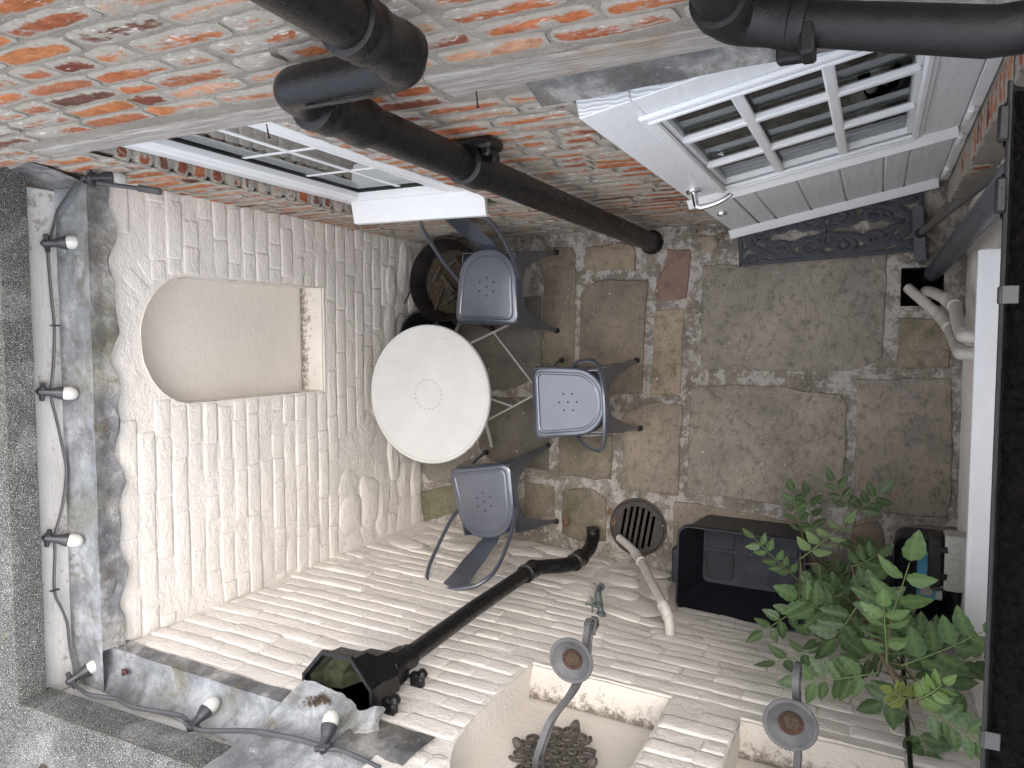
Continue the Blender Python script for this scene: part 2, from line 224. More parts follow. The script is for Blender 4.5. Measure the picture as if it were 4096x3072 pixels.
def m_steel():
    m = Mat('slate_grey_powder_coat'); n = m.noise(7, 4); n2 = m.noise(80, 6, .8)
    c = m.ramp(n, [(.3, (.066, .078, .104)), (.7, (.080, .094, .124))])
    c = m.mix(m.ramp(n2, [(.70, 0), (.76, .35)]), c, (.03, .03, .035))
    m.col(c).rough(m.ramp(m.noise(22, 5, .7), [(.3, .28), (.7, .40)])); m.b.inputs['Metallic'].default_value = .35; m.b.inputs['Coat Weight'].default_value = 1.0; m.b.inputs['Coat IOR'].default_value = 1.7; m.b.inputs['Coat Roughness'].default_value = .14
    m.bump(m.noise(400, 2), .0004)
    return m.m

def m_whitegrain(name='embossed_white_door_skin'):
    m = Mat(name)
    w = m.t.nodes.new('ShaderNodeTexWave'); w.wave_type = 'BANDS'; w.bands_direction = 'X'
    w.inputs['Scale'].default_value = 34; w.inputs['Distortion'].default_value = 6; w.inputs['Detail'].default_value = 3; w.inputs['Detail Scale'].default_value = .9
    mp = m.t.nodes.new('ShaderNodeMapping'); mp.inputs['Scale'].default_value = (1, 1, .28)
    m.L(m.obj, mp.inputs['Vector']); m.L(mp.outputs[0], w.inputs['Vector'])
    m.col(m.ramp(m.noise(2), [(.3, (.69, .71, .73)), (.7, (.74, .76, .78))])).rough(.42).bump(w.outputs['Fac'], .0009)
    return m.m

def m_glass(name='window_glass', ior=1.75):
    m = Mat(name); m.t.nodes.remove(m.b)
    g = m.t.nodes.new('ShaderNodeBsdfGlossy'); g.inputs['Roughness'].default_value = .015; g.inputs['Color'].default_value = (.92, .95, .95, 1)
    t = m.t.nodes.new('ShaderNodeBsdfTransparent'); t.inputs['Color'].default_value = (.72, .78, .76, 1)
    f = m.t.nodes.new('ShaderNodeFresnel'); f.inputs['IOR'].default_value = ior
    x = m.t.nodes.new('ShaderNodeMixShader'); m.L(f.outputs[0], x.inputs[0]); m.L(t.outputs[0], x.inputs[1]); m.L(g.outputs[0], x.inputs[2])
    b = m.t.nodes.new('ShaderNodeBump'); b.inputs['Distance'].default_value = .0006; m.L(m.noise(7, 2), b.inputs['Height'])
    m.L(b.outputs[0], g.inputs['Normal'])
    m.L(x.outputs[0], m.o.inputs[0]); return m.m

def m_table():
    m = Mat('worn_white_enamel'); n = m.noise(5, 5, .6); v = m.noise(9, 3, .5, stretch=(1, .22, 1), dist=1.5)
    c = m.ramp(n, [(.3, (.455, .455, .435)), (.7, (.52, .52, .505))])
    c = m.mix(m.ramp(v, [(.497, 0), (.5, .30), (.503, 0)]), c, (.20, .19, .17))
    c = m.mix(m.ramp(m.noise(140, 4, .8), [(.70, 0), (.74, .45)]), c, (.22, .20, .17))
    m.col(c).rough(m.ramp(m.noise(12, 5, .7), [(.3, .30), (.7, .5)])).bump(n, .0008); return m.m

def m_leaf():
    m = Mat('ash_leaf'); n = m.noise(25, 4)
    c = m.mix(m.ramp(n, [(.3, 0), (.7, 1)]), m.mix(1.0, m.oi.outputs['Color'], (.75, .80, .75), 'MULTIPLY'), m.oi.outputs['Color'])
    v = m.attr('vein'); c = m.mix(m.math('MULTIPLY', v, .45), c, (.22, .30, .12))
    m.col(c).rough(.42); m.b.inputs['Specular IOR Level'].default_value = .45
    m.b.inputs['Subsurface Weight'].default_value = 0.0
    tr = m.t.nodes.new('ShaderNodeBsdfTranslucent'); m.L(c, tr.inputs['Color'])
    x = m.t.nodes.new('ShaderNodeMixShader'); x.inputs[0].default_value = .22
    m.L(m.b.outputs[0], x.inputs[1]); m.L(tr.outputs[0], x.inputs[2]); m.L(x.outputs[0], m.o.inputs[0])
    m.bump(m.math('ADD', v, m.math('MULTIPLY', n, .4)), .0016)
    return m.m

M = dict(
    brick=m_brick(), brick_rest=m_brick('weathered_brick_joined', True), mortar=m_mortar(), cream=m_paint('cream_masonry_paint'),
    smooth=m_paint('cream_smooth_render', (.74, .69, .62), 0, .0022), dirty=m_paint('cream_stained_paint', (.73, .68, .61), .9, .006),
    flag=m_flag(), pointing=m_pointing(), lead=m_lead(), lead_dark=m_lead('dark_lead', True), felt=m_felt(), oldpaint=m_oldpaint(), timber=m_greytimber(),
    black=m_black('black_gloss_paint', .20), blackplastic=m_black('black_matt_plastic', .40), steel=m_steel(), doorskin=m_whitegrain(), glass=m_glass(), glass2=m_glass('coated_window_glass', 8.0), moss=simple('mossy_iron', (.035, .040, .018), .9, .7, 30, .004, 90), leaf=m_leaf(),
    upvc=simple('white_upvc', (.74, .755, .77), .35, .03, 9, .0004, 300), tablewhite=m_table(),
    rubber=simple('black_rubber', (.012, .012, .013), .75, .2), mat=simple('dark_blue_grey_rubber', (.030, .033, .042), .55, .25, 30, .002, 200),
    chrome=simple('chrome', (.75, .76, .78), .12, .05, metallic=1.0), gasket=simple('gasket_black', (.01, .01, .01), .5),
    greypipe=simple('grey_pipe_plastic', (.060, .066, .078), .42, .3, 12, .001, 150), wastewhite=simple('aged_white_plastic', (.50, .48, .44), .45, .12, 18, .001, 150),
    crate=simple('dark_blue_black_plastic', (.012, .013, .019), .45, .3, 14, .001, 120), palefloor=simple('paler_box_floor_plastic', (.035, .038, .048), .6, .35, 16, .0015, 90),  # second plastic is a paler tint of the crate's, for box floors
    cast=simple('pewter_grey_cast_iron', (.088, .088, .092), .55, .25, 25, .002, 120), castdark=simple('weathered_cast_iron', (.085, .074, .064), .6, .3, 30, .003, 90),
    rust=simple('rust', (.050, .024, .014), .9, .5, 60, .004, 90), debris=simple('dry_debris', (.060, .042, .026), .95, .6, 120, .006, 160),
    soil=simple('dark_soil', (.0045, .0038, .003), .97, .9, 90, .02, 120, 0, .1), grate=simple('rusted_grate_iron', (.052, .043, .040), .75, .3, 40, .003, 120),
    void=simple('dark_void', (.006, .006, .006), .9), verdigris=simple('verdigris_brass', (.10, .125, .115), .55, .4, 60, .002, 150, .3),  # void: near-black colour standing in for shade in hollows and undersides
    cable=simple('dark_grey_cable', (.045, .045, .048), .5, .15), holder=simple('charcoal_lampholder', (.030, .030, .035), .42, .15), bulb=simple('frosted_bulb', (.47, .47, .435), .16, .03),
    jgrey=simple('pale_grey_plastic', (.33, .34, .30), .5, .06), cartonblue=simple('printed_blue_card', (.10, .36, .55), .7, .35, 22), cartonwhite=simple('printed_white_card', (.60, .60, .58), .7, .08),
    bark=simple('ash_bark', (.13, .10, .065), .8, .3, 40), rachis=simple('leaf_stalk', (.16, .22, .07), .6, .2), stick=simple('charred_wood', (.060, .047, .037), .9, .6, 60, .006, 90),
    sand=simple('ash_and_sand', (.055, .040, .026), .97, .6, 60, .012, 90), firebowl=simple('blued_rusty_steel', (.022, .018, .018), .5, .8, 9, .002, 60, .4),
    deadleaf=simple('dead_leaf_brown', (.13, .078, .04), .8, .4, 60), fleck=simple('white_fleck', (.55, .53, .48), .8, .1), bristle=simple('black_bristle', (.016, .016, .017), .7, .3),
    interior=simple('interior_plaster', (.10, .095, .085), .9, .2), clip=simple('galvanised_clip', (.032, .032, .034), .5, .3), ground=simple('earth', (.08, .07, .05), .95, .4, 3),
    brass=simple('aged_brass', (.24, .17, .10), .4, .3, metallic=.8), darkwood=simple('weathered_handle', (.085, .08, .075), .6, .3, 30), render=simple('outer_render', (.40, .37, .33), .9, .1))

# ---------------------------------------------------------------- mesh helpers
class MB:
    def __init__(s): s.v = []; s.f = []; s.sm = True; s.at = {}
    def vert(s, p): s.v.append(tuple(p)); return len(s.v) - 1
    def face(s, *i): s.f.append(tuple(i))
    def add(s, vs, fs):
        o = len(s.v); s.v += [tuple(v) for v in vs]; s.f += [tuple(i + o for i in f) for f in fs]; return o
    def box(s, c, size, rot=None, bev=0.0):
        hx, hy, hz = (x / 2 for x in size)
        if bev <= 0:
            vs = [Vector((x, y, z)) for x in (-hx, hx) for y in (-hy, hy) for z in (-hz, hz)]
            fs = [(0, 1, 3, 2), (4, 6, 7, 5), (0, 4, 5, 1), (2, 3, 7, 6), (0, 2, 6, 4), (1, 5, 7, 3)]
        else:
            b = min(bev, hx * .95, hy * .95, hz * .95); vs = []; fs = []
            loops = []
            for z, i in ((-hz, b), (-hz + b, 0), (hz - b, 0), (hz, b)):
                a, d = hx - i, hy - i; k = b * (.3 if i else 1)
                loops.append([Vector(p + (z,)) for p in ((a - k, d), (-a + k, d), (-a, d - k), (-a, -d + k), (-a + k, -d), (a - k, -d), (a, -d + k), (a, d - k))])
            for l in loops: vs += l
            for r in range(3):
                for k in range(8): fs.append((r * 8 + k, r * 8 + (k + 1) % 8, r * 8 + 8 + (k + 1) % 8, r * 8 + 8 + k))
            fs.append(tuple(range(7, -1, -1))); fs.append(tuple(range(24, 32)))
        if rot is not None: vs = [rot @ v for v in vs]
        s.add([v + Vector(c) for v in vs], fs)
    def bar(s, a, b, w, h, up=(0, 0, 1), bev=0.0):      # a box from a to b, w across, h along 'up'
        a, b = Vector(a), Vector(b); d = (b - a); L = d.length; x = d.normalized(); u = Vector(up); y = u.cross(x)
        if y.length < 1e-4: y = Vector((0, 1, 0)).cross(x)
        y.normalize(); z = x.cross(y)
        s.box((a + b) / 2, (L, w, h), Matrix((x, y, z)).transposed(), bev)
    def tube(s, pts, r, seg=12, cap=True, closed=False, flat=1.0):
        P = [Vector(p) for p in pts]; n = len(P); rr = r if isinstance(r, (list, tuple)) else [r] * n
        T = []
        for i in range(n):
            if closed: d = P[(i + 1) % n] - P[i - 1]
            else: d = P[min(i + 1, n - 1)] - P[max(i - 1, 0)]
            if d.length < 1e-7: d = T[-1] if T else Vector((0, 0, 1))
            T.append(d.normalized())
        ref = Vector((0, 0, 1)) if abs(T[0].z) < .9 else Vector((1, 0, 0))
        nv = (ref - T[0] * ref.dot(T[0])).normalized(); o = len(s.v)
        for i in range(n):
            nv = (nv - T[i] * nv.dot(T[i])).normalized(); b = T[i].cross(nv)
            for k in range(seg):
                a = 2 * math.pi * k / seg
                s.v.append(tuple(P[i] + nv * (math.cos(a) * rr[i] * flat) + b * (math.sin(a) * rr[i])))
        m = n if closed else n - 1
        for i in range(m):
            for k in range(seg):
                j = (i + 1) % n
                s.f.append((o + i * seg + k, o + i * seg + (k + 1) % seg, o + j * seg + (k + 1) % seg, o + j * seg + k))
        if cap and not closed:
            s.f.append(tuple(o + k for k in range(seg - 1, -1, -1))); s.f.append(tuple(o + (n - 1) * seg + k for k in range(seg)))
    def lathe(s, prof, seg=24, c=(0, 0, 0), axis=None, wob=None, cap=True):   # prof: (radius, height) pairs
        c = Vector(c); q = Vector((0, 0, 1)).rotation_difference(Vector(axis)) if axis else None; o = len(s.v)
        for r, h in prof:
            for k in range(seg):
                a = 2 * math.pi * k / seg; rr = r * (wob(a) if wob else 1)
                p = Vector((rr * math.cos(a), rr * math.sin(a), h))
                s.v.append(tuple(c + (q @ p if q else p)))
        for i in range(len(prof) - 1):
            for k in range(seg):
                s.f.append((o + i * seg + k, o + i * seg + (k + 1) % seg, o + (i + 1) * seg + (k + 1) % seg, o + (i + 1) * seg + k))
        if cap and prof[0][0] > 1e-5: s.f.append(tuple(o + k for k in range(seg - 1, -1, -1)))
        if cap and prof[-1][0] > 1e-5: s.f.append(tuple(o + (len(prof) - 1) * seg + k for k in range(seg)))
    def loft(s, loops, closed=True, cap0=False, cap1=False):
        o = len(s.v); n = len(loops[0])
        for l in loops: s.v += [tuple(p) for p in l]
        for i in range(len(loops) - 1):
            for k in range(n if closed else n - 1):
                s.f.append((o + i * n + k, o + i * n + (k + 1) % n, o + (i + 1) * n + (k + 1) % n, o + (i + 1) * n + k))
        if cap0: s.f.append(tuple(o + k for k in range(n - 1, -1, -1)))
        if cap1: s.f.append(tuple(o + (len(loops) - 1) * n + k for k in range(n)))
        return o
    def holed(s, outer, holes, depth=0.0):              # flat sheet (3-D points, up normal) with holes, walls of the holes going down
        bm = bmesh.new(); ed = []
        for lp in [outer] + holes:
            vs = [bm.verts.new(p) for p in lp]
            for i in range(len(vs)): ed.append(bm.edges.new((vs[i], vs[(i + 1) % len(vs)])))
        bmesh.ops.triangle_fill(bm, edges=ed, use_beauty=True, normal=(0, 0, 1))
        bm.verts.index_update()
        s.add([v.co.copy() for v in bm.verts], [tuple(v.index for v in f.verts) for f in bm.faces]); bm.free()
        if depth:
            for lp in holes: s.loft([lp, [(p[0], p[1], p[2] - depth) for p in lp]])
    def mesh(s, name, mat, smooth=True, origin=(0, 0, 0), angle=40):
        me = bpy.data.meshes.new(name); o = Vector(origin)
        me.from_pydata([tuple(Vector(v) - o) for v in s.v], [], s.f); me.materials.append(mat)
        bm = bmesh.new(); bm.from_mesh(me); bmesh.ops.recalc_face_normals(bm, faces=bm.faces); bm.to_mesh(me); bm.free()
        for k, vals in s.at.items():
            a = me.attributes.new(k, 'FLOAT', 'POINT'); a.data.foreach_set('value', vals)
        if smooth:
            me.polygons.foreach_set('use_smooth', [True] * len(me.polygons))
            me.set_sharp_from_angle(angle=math.radians(angle))
        me.update(); return me
    def build(s, name, mat, parent=None, smooth=True, label=None, kind=None, world=True, angle=40):
        org = wpos(parent) if (parent is not None and world) else Vector((0, 0, 0))
        ob = bpy.data.objects.new(name, s.mesh(name, mat, smooth, org, angle)); COL.objects.link(ob)
        if parent is not None: ob.parent = parent
        if label: ob['label'] = label
        if kind: ob['kind'] = kind
        return ob
def wpos(o):
    p = Vector((0, 0, 0))
    while o is not None: p += o.location; o = o.parent
    return p
def tag(o, label, cat, group=None):
    o['label'] = label; o['category'] = cat
    if group: o['group'] = group
    return o
def thing(name, label, cat, loc=(0, 0, 0), rz=0.0, group=None):
    o = bpy.data.objects.new(name, None); COL.objects.link(o); o.empty_display_size = .1
    o.location = loc; o.rotation_euler = (0, 0, rz); return tag(o, label, cat, group)
def solo(name, mb, mat, label, cat, group=None, smooth=True):
    c = Vector((0, 0, 0)); n = len(mb.v); zs = min(v[2] for v in mb.v)
    c = Vector((sum(v[0] for v in mb.v) / n, sum(v[1] for v in mb.v) / n, zs))
    ob = bpy.data.objects.new(name, mb.mesh(name, mat, smooth, c)); ob.location = c; COL.objects.link(ob)
    return tag(ob, label, cat, group)
def structure(o): o['kind'] = 'structure'; return o
def copy_tree(o, parent=None):
    c = o.copy(); COL.objects.link(c); c.parent = parent
    for ch in list(o.children): copy_tree(ch, c)
    return c
def fn(x, y=0.0, z=0.0): return mn.noise(Vector((x, y, z)))
def smooth_path(pts, n=6):
    P = [Vector(p) for p in pts]; out = []
    for i in range(len(P) - 1):
        p0, p1, p2, p3 = P[max(i - 1, 0)], P[i], P[i + 1], P[min(i + 2, len(P) - 1)]
        for k in range(n):
            t = k / n
            out.append(.5 * ((2 * p1) + (p2 - p0) * t + (2 * p0 - 5 * p1 + 4 * p2 - p3) * t * t + (3 * p1 - p0 - 3 * p2 + p3) * t ** 3))
    out.append(P[-1]); return out
def to_px(p):
    d = Vector(p) - CAMLOC; z = d.dot(RZ)
    if z <= .05: return None
    return 2048 + FPX * d.dot(RX) / z, 1536 + FPX * d.dot(RY) / z, z
def in_view(p, pad=60):
    q = to_px(p); return q is not None and -pad < q[0] < 4096 + pad and -pad < q[1] < 3072 + pad
# ---------------------------------------------------------------- ground and paving
mb = MB(); mb.add([(-40, -40, -.5), (40, -40, -.5), (40, 40, -.5), (-40, 40, -.5)], [(0, 1, 2, 3)])
structure(mb.build('ground', M['ground']))
def lin(a, b, st, extra=()):
    n = max(1, round((b - a) / st)); L = [a + (b - a) * i / n for i in range(n + 1)]
    for e in extra:
        k = min(range(len(L)), key=lambda i: abs(L[i] - e)); L[k] = e
    return L
def sheet(mb, us, vs, pt, skip=None, outline=None):
    idx = {}; keep = set(); nu, nv = len(us), len(vs); P = {}
    for i in range(nu - 1):
        for j in range(nv - 1):
            if not (skip and skip((us[i] + us[i + 1]) / 2, (vs[j] + vs[j + 1]) / 2)): keep.add((i, j))
    bd = set()
    for i in range(nu - 1):
        for j in range(nv - 1):
            if (i, j) not in keep:
                for a in (i, i + 1):
                    for b in (j, j + 1): bd.add((a, b))
    for (i, j) in sorted(keep):
        q = []
        for a, b in ((i, j), (i + 1, j), (i + 1, j + 1), (i, j + 1)):
            if (a, b) not in idx:
                u, v = us[a], vs[b]
                if outline and (a, b) in bd: u, v = outline(u, v)
                idx[(a, b)] = mb.vert(pt(u, v))
            q.append(idx[(a, b)])
        mb.face(*q)
paving = MB(); DH = (.134, .299, -.25, -.087)
us = lin(-1.45, .72, .03, DH[:2]); vs = lin(-.5, 2.6, .03, DH[2:])
sheet(paving, us, vs, lambda u, v: (u, v, .004 * fn(u * 9, v * 9) + .003 * fn(u * 30, v * 30, 2)),
      lambda u, v: DH[0] < u < DH[1] and DH[2] < v < DH[3])
paving = structure(paving.build('paving', M['pointing']))
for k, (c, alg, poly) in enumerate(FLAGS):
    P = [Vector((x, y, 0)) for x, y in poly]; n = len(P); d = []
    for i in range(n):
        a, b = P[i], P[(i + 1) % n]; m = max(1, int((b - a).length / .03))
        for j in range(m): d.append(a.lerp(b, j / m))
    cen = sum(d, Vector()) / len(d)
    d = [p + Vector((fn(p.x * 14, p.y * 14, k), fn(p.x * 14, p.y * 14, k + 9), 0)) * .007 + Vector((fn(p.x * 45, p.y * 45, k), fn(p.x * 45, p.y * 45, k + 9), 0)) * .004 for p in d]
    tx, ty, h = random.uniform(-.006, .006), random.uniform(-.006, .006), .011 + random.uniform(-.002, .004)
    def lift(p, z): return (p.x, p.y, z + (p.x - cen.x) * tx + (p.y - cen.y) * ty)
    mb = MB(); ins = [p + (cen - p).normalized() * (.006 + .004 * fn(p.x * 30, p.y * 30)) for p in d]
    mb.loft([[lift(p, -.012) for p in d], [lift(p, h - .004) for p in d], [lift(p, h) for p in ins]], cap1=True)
    o = mb.build('flagstone', M['flag'], paving, smooth=True, angle=60); g_ = sum(c) / 3; o.color = (*[(x * .62 + g_ * .38) * (1.85 if cen.y < 1.15 else 1.45) for x in c], alg)  # far slabs round the table tinted darker: shade as well as moss in the colour
# ---------------------------------------------------------------- wall pieces
def ring_pts(L, H, n, rnd, jit, rng):
    out = []
    for k in range(n):
        a = 2 * math.pi * (k + .5) / n; c, s_ = math.cos(a), math.sin(a); e = rnd
        x = math.copysign(abs(c) ** e, c) * L / 2; z = math.copysign(abs(s_) ** e, s_) * H / 2
        j = 1 + rng.uniform(-jit, jit); out.append((x + rng.uniform(-jit, jit) * H * .6, z * j))
    return out
def brick_mesh(name, L, H, mat, prof, n, rnd, jit, seed, edge):
    rng = random.Random(seed); base = ring_pts(L, H, n, rnd, jit, rng); mb = MB(); loops = []; at = []
    for inset, y, e in prof:
        fx, fz = max(.05, 1 - 2 * inset / L), max(.05, 1 - 2 * inset / H)
        loops.append([(x * fx, y + rng.uniform(-.0008, .0008), z * fz) for x, z in base]); at += [e] * n
    mb.loft(loops, cap1=True)
    if edge: mb.at['edge'] = at
    return mb.mesh(name, mat, True, angle=50)
RAW = [(0, .010, 1), (0, .0005, 1), (.019, -.003, 0)]
PNT = [(-.004, .003, 1), (.001, -.0032, .5), (.010, -.0052, 0)]
raw_s = [brick_mesh('brick', .222, .064, M['brick'], RAW, 16, .36, .11, i, True) for i in range(9)]
raw_h = [brick_mesh('brick', .106, .064, M['brick'], RAW, 14, .40, .11, 40 + i, True) for i in range(5)]
pnt_s = [brick_mesh('brick', .228, .0715, M['cream'], PNT, 14, .16, .030, 80 + i, False) for i in range(9)]
pnt_h = [brick_mesh('brick', .110, .0715, M['cream'], PNT, 12, .18, .035, 120 + i, False) for i in range(5)]
def stone_mesh(seed):
    rng = random.Random(seed); n = 12; base = ring_pts(1, 1, n, .62, .16, rng); mb = MB(); loops = []
    for f, y in ((1.05, .25), (.98, -.25), (.86, -.62), (.6, -.9), (.28, -1.0)):
        loops.append([(x * f + .05 * fn(x * 3, z * 3, seed + y), y + .35 * fn(x * 4 * f, z * 4 * f, seed) * (y < 0), z * f) for x, z in base])
    mb.loft(loops, cap1=True); return mb.mesh('stone', M['cream'], True, angle=70)
stones = [stone_mesh(i) for i in range(9)]
def put(name, me, loc, rz, parent, sc=(1, 1, 1), tilt=0.0, roll=0.0, col=None):
    o = bpy.data.objects.new(name, me); COL.objects.link(o); o.parent = parent
    o.location = Vector(loc) - wpos(parent); o.rotation_euler = (roll, tilt, rz); o.scale = sc
    if col: o.color = col
    return o
def courses(u0, u1, v0, v1, ch, rng, header=.22, gap=(.009, .016), gapp=1.0):
    """(centre u, centre v, length, is header) of every brick in a running bond with a few headers"""
    out = []; r = 0; v = v0
    while v + ch * .5 < v1:
        u = u0 - rng.uniform(.02, .20); hrow = rng.random() < header
        while u < u1:
            hd = (rng.random() < .75) if hrow else (rng.random() < .10)
            L = (.106 if hd else .222) * rng.uniform(.94, 1.05)
            out.append((u + L / 2, v + ch / 2, L, hd)); u += L + (rng.uniform(*gap) if rng.random() < gapp else -.004)
        v += ch; r += 1
    return out
def clip(u, L, lo, hi, minlen=.035):
    a, b = max(u - L / 2, lo), min(u + L / 2, hi)
    return ((a + b) / 2, b - a) if b - a > minlen else None
def arch(u, c, hw, zs, za):                              # height of a segmental arch at u
    t = max(-1, min(1, (u - c) / hw)); return zs + (za - zs) * math.sqrt(max(0, 1 - t * t))
BRICKCOL = [(.56, .20, .085), (.50, .165, .07), (.58, .23, .095), (.42, .135, .065), (.24, .08, .052), (.52, .25, .15), (.46, .18, .095), (.20, .095, .07), (.56, .31, .20)]
# ---------------------------------------------------------------- brick house wall with window and door
HX = .545
house = thing('house_wall', 'tall weathered red brick house wall with a white window and a white glazed door', 'wall', (HX, 1.0, 0))
WIN = (1.405, 2.12, .95, 2.235); DOOR = (-.255, .655, -.05, 2.19)
def h_open(u, v):
    return (WIN[0] < u < WIN[1] and WIN[2] < v < WIN[3]) or (DOOR[0] < u < DOOR[1] and v < DOOR[3])
mb = MB()
us = lin(-.36, 5.0, .022, (WIN[0], WIN[1], DOOR[0], DOOR[1])); vs = lin(-.05, 3.35, .025, (WIN[2], WIN[3], DOOR[3]))
us = [u for u in us if u < 2.8] + [3.4, 5.0]
sheet(mb, us, vs, lambda u, v: (HX + .004 + .0045 * fn(u * 11, v * 22) + .003 * fn(u * 40, v * 60, 4) + .006 * fn(u * 2, v * 2, 7), u, v), h_open)
mb.build('mortar', M['mortar'], house, angle=70)
rng = random.Random(11); rest = []; cand = []
for (u, v, L, hd) in courses(-.335, 2.75, -.01, 3.2, .0742, rng):
    segs = [(u, L)]
    def cut(segs, lo, hi):
        out = []
        for (a, l) in segs:
            for c in (clip(a, l, -9, lo), clip(a, l, hi, 9)):
                if c: out.append(c)
        return out
    z0, z1 = v - .034, v + .034
    if z1 > WIN[2] and z0 < WIN[3]: segs = cut(segs, WIN[0] - .004, WIN[1] + .004)
    if z1 > 2.225 and z0 < 2.315: segs = cut(segs, 1.265, 2.25)
    if z0 < DOOR[3]: segs = cut(segs, DOOR[0], DOOR[1])
    if z1 > 2.19 and z0 < 2.335: segs = cut(segs, -9, .885)
    for (a, l) in segs:
        if a - l / 2 < -.34: continue
        cand.append((a, v, l, hd))
def size_px(u, v, l):
    q = to_px((HX, u, v)); 
    return -1 if q is None or not in_view((HX, u, v), 200) else l / q[2]
cand.sort(key=lambda c: -size_px(c[0], c[1], c[2]))
BR = random.Random(5)
for i, (u, v, l, hd) in enumerate(cand):
    short = l < .15; me = (raw_h if short else raw_s)[BR.randrange(5 if short else 9)]
    x = HX + .006 * fn(u * 2, v * 2, 7) + BR.uniform(-.002, .003)
    sc = (l / (.106 if short else .222), 1, BR.uniform(.92, 1.06))
    if i < 258:
        c = BRICKCOL[BR.choices(range(9), (5, 5, 5, 3, 1.6, 2.5, 3, 1, 2))[0]]; f = BR.uniform(.85, 1.12)
        put('brick', me, (x, u, v), -math.pi / 2, house, sc, BR.uniform(-.012, .012), 0, (c[0] * f, c[1] * f, c[2] * f, 1))
    elif v < 4: rest.append((x, u, v, sc, me))
mb = MB(); at = []
for (x, u, v, sc, me) in rest:
    R = Matrix.Rotation(-math.pi / 2, 3, 'Z')
    mb.add([R @ Vector((p.co.x * sc[0], p.co.y, p.co.z * sc[2])) + Vector((x, u, v)) for p in me.vertices], [tuple(f.vertices) for f in me.polygons])
    at += [d.value for d in me.attributes['edge'].data]
if mb.v:
    mb.at['edge'] = at; mb.build('brick', M['brick_rest'], house, kind='stuff')
mb = MB(); mb.box((HX + .035, 1.757, 2.271), (.075, .965, .080), None, .004); mb.build('lintel', M['timber'], house)
mb = MB(); mb.box((HX + .035, .255, 2.262), (.077, 1.245, .135), None, .004); mb.build('lintel', M['timber'], house)
# reveals and the dark rooms behind
mb = MB()
mb.box((HX + .15, WIN[1] + .03, 1.62), (.27, .06, 1.3)); mb.box((HX + .15, WIN[0] - .03, 1.62), (.27, .06, 1.3)); mb.box((HX + .17, 1.79, .935), (.27, .70, .05))
mb.box((HX + .12, DOOR[1] + .03, 1.09), (.21, .06, 2.2)); mb.box((HX + .12, DOOR[0] - .03, 1.09), (.21, .06, 2.2)); mb.box((HX + .14, .2, 2.24), (.16, .98, .06))
mb.build('reveal', M['mortar'], house, smooth=False)
for k in range(29):
    put('brick', raw_h[k % 5], (HX + .055, DOOR[0] + .001, .03 + k * .0742), math.pi, house, (.95 if k % 2 else .8, 1, 1), 0, 0, (*BRICKCOL[(k * 5) % 9], 1))
    if k > 12: put('brick', raw_h[k % 5], (HX + .026, WIN[1] - .001, .03 + k * .0742), 0, house, (.42, 1, .8 + .2 * ((k * 7) % 5) / 4), 0, 0, (*BRICKCOL[(4, 7, 3, 4, 6)[k % 5]], 1))
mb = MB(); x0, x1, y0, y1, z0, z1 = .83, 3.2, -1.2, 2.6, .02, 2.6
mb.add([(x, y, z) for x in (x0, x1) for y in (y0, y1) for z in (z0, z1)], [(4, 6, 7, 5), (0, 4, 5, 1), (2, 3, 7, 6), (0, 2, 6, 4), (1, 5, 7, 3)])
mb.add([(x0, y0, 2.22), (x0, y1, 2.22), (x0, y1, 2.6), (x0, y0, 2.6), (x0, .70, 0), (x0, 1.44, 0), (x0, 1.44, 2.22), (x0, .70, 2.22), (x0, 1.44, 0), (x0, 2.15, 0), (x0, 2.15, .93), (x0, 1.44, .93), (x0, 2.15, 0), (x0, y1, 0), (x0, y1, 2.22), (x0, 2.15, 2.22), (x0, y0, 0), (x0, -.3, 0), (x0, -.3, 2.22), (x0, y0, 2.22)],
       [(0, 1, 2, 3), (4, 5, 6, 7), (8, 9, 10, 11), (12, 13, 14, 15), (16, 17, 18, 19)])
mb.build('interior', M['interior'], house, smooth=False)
# window: frame > casement, panes, glazing bars, sill, gasket
def frame_rect(mb, x, u0, u1, v0, v1, w, d, bev=.006):
    mb.box((x, (u0 + u1) / 2, v0 + w / 2), (d, u1 - u0, w), None, bev); mb.box((x, (u0 + u1) / 2, v1 - w / 2), (d, u1 - u0, w), None, bev)
    mb.box((x, u0 + w / 2, (v0 + v1) / 2), (d - .002, w, v1 - v0 - .004), None, bev); mb.box((x, u1 - w / 2, (v0 + v1) / 2), (d - .002, w, v1 - v0 - .004), None, bev)
wx = .618; wu0, wu1, wv0, wv1 = 1.505, 2.118, .962, 2.205
mb = MB(); frame_rect(mb, wx, wu0, wu1, wv0, wv1, .062, .065)
window = mb.build('window', M['upvc'], house)
mb = MB(); frame_rect(mb, wx - .006, wu0 + .066, wu1 - .066, wv0 + .066, wv1 - .066, .034, .05, .010); mb.build('casement', M['upvc'], window)
mb = MB(); gx = wx + .006; g = (wu0 + .100, wu1 - .100, wv0 + .100, wv1 - .100)
frame_rect(mb, gx, g[0] - .003, g[1] + .003, g[2] - .003, g[3] + .003, .010, .012, .002); mb.build('gasket', M['gasket'], window)
mb = MB(); mb.box((gx + .004, (g[0] + g[1]) / 2, (g[2] + g[3]) / 2), (.004, g[1] - g[0], g[3] - g[2])); mb.build('pane', M['glass2'], window, smooth=False)
mb = MB(); mb.box((gx + .004, 1.805, (g[2] + g[3]) / 2), (.010, .020, g[3] - g[2]), None, .003); mb.build('glazing_bar', M['upvc'], window)
for zb in (1.39, 1.715):
    mb = MB(); mb.box((gx + .004, (g[0] + g[1]) / 2, zb), (.0085, g[1] - g[0], .020), None, .003); mb.build('glazing_bar', M['upvc'], window)
mb = MB()
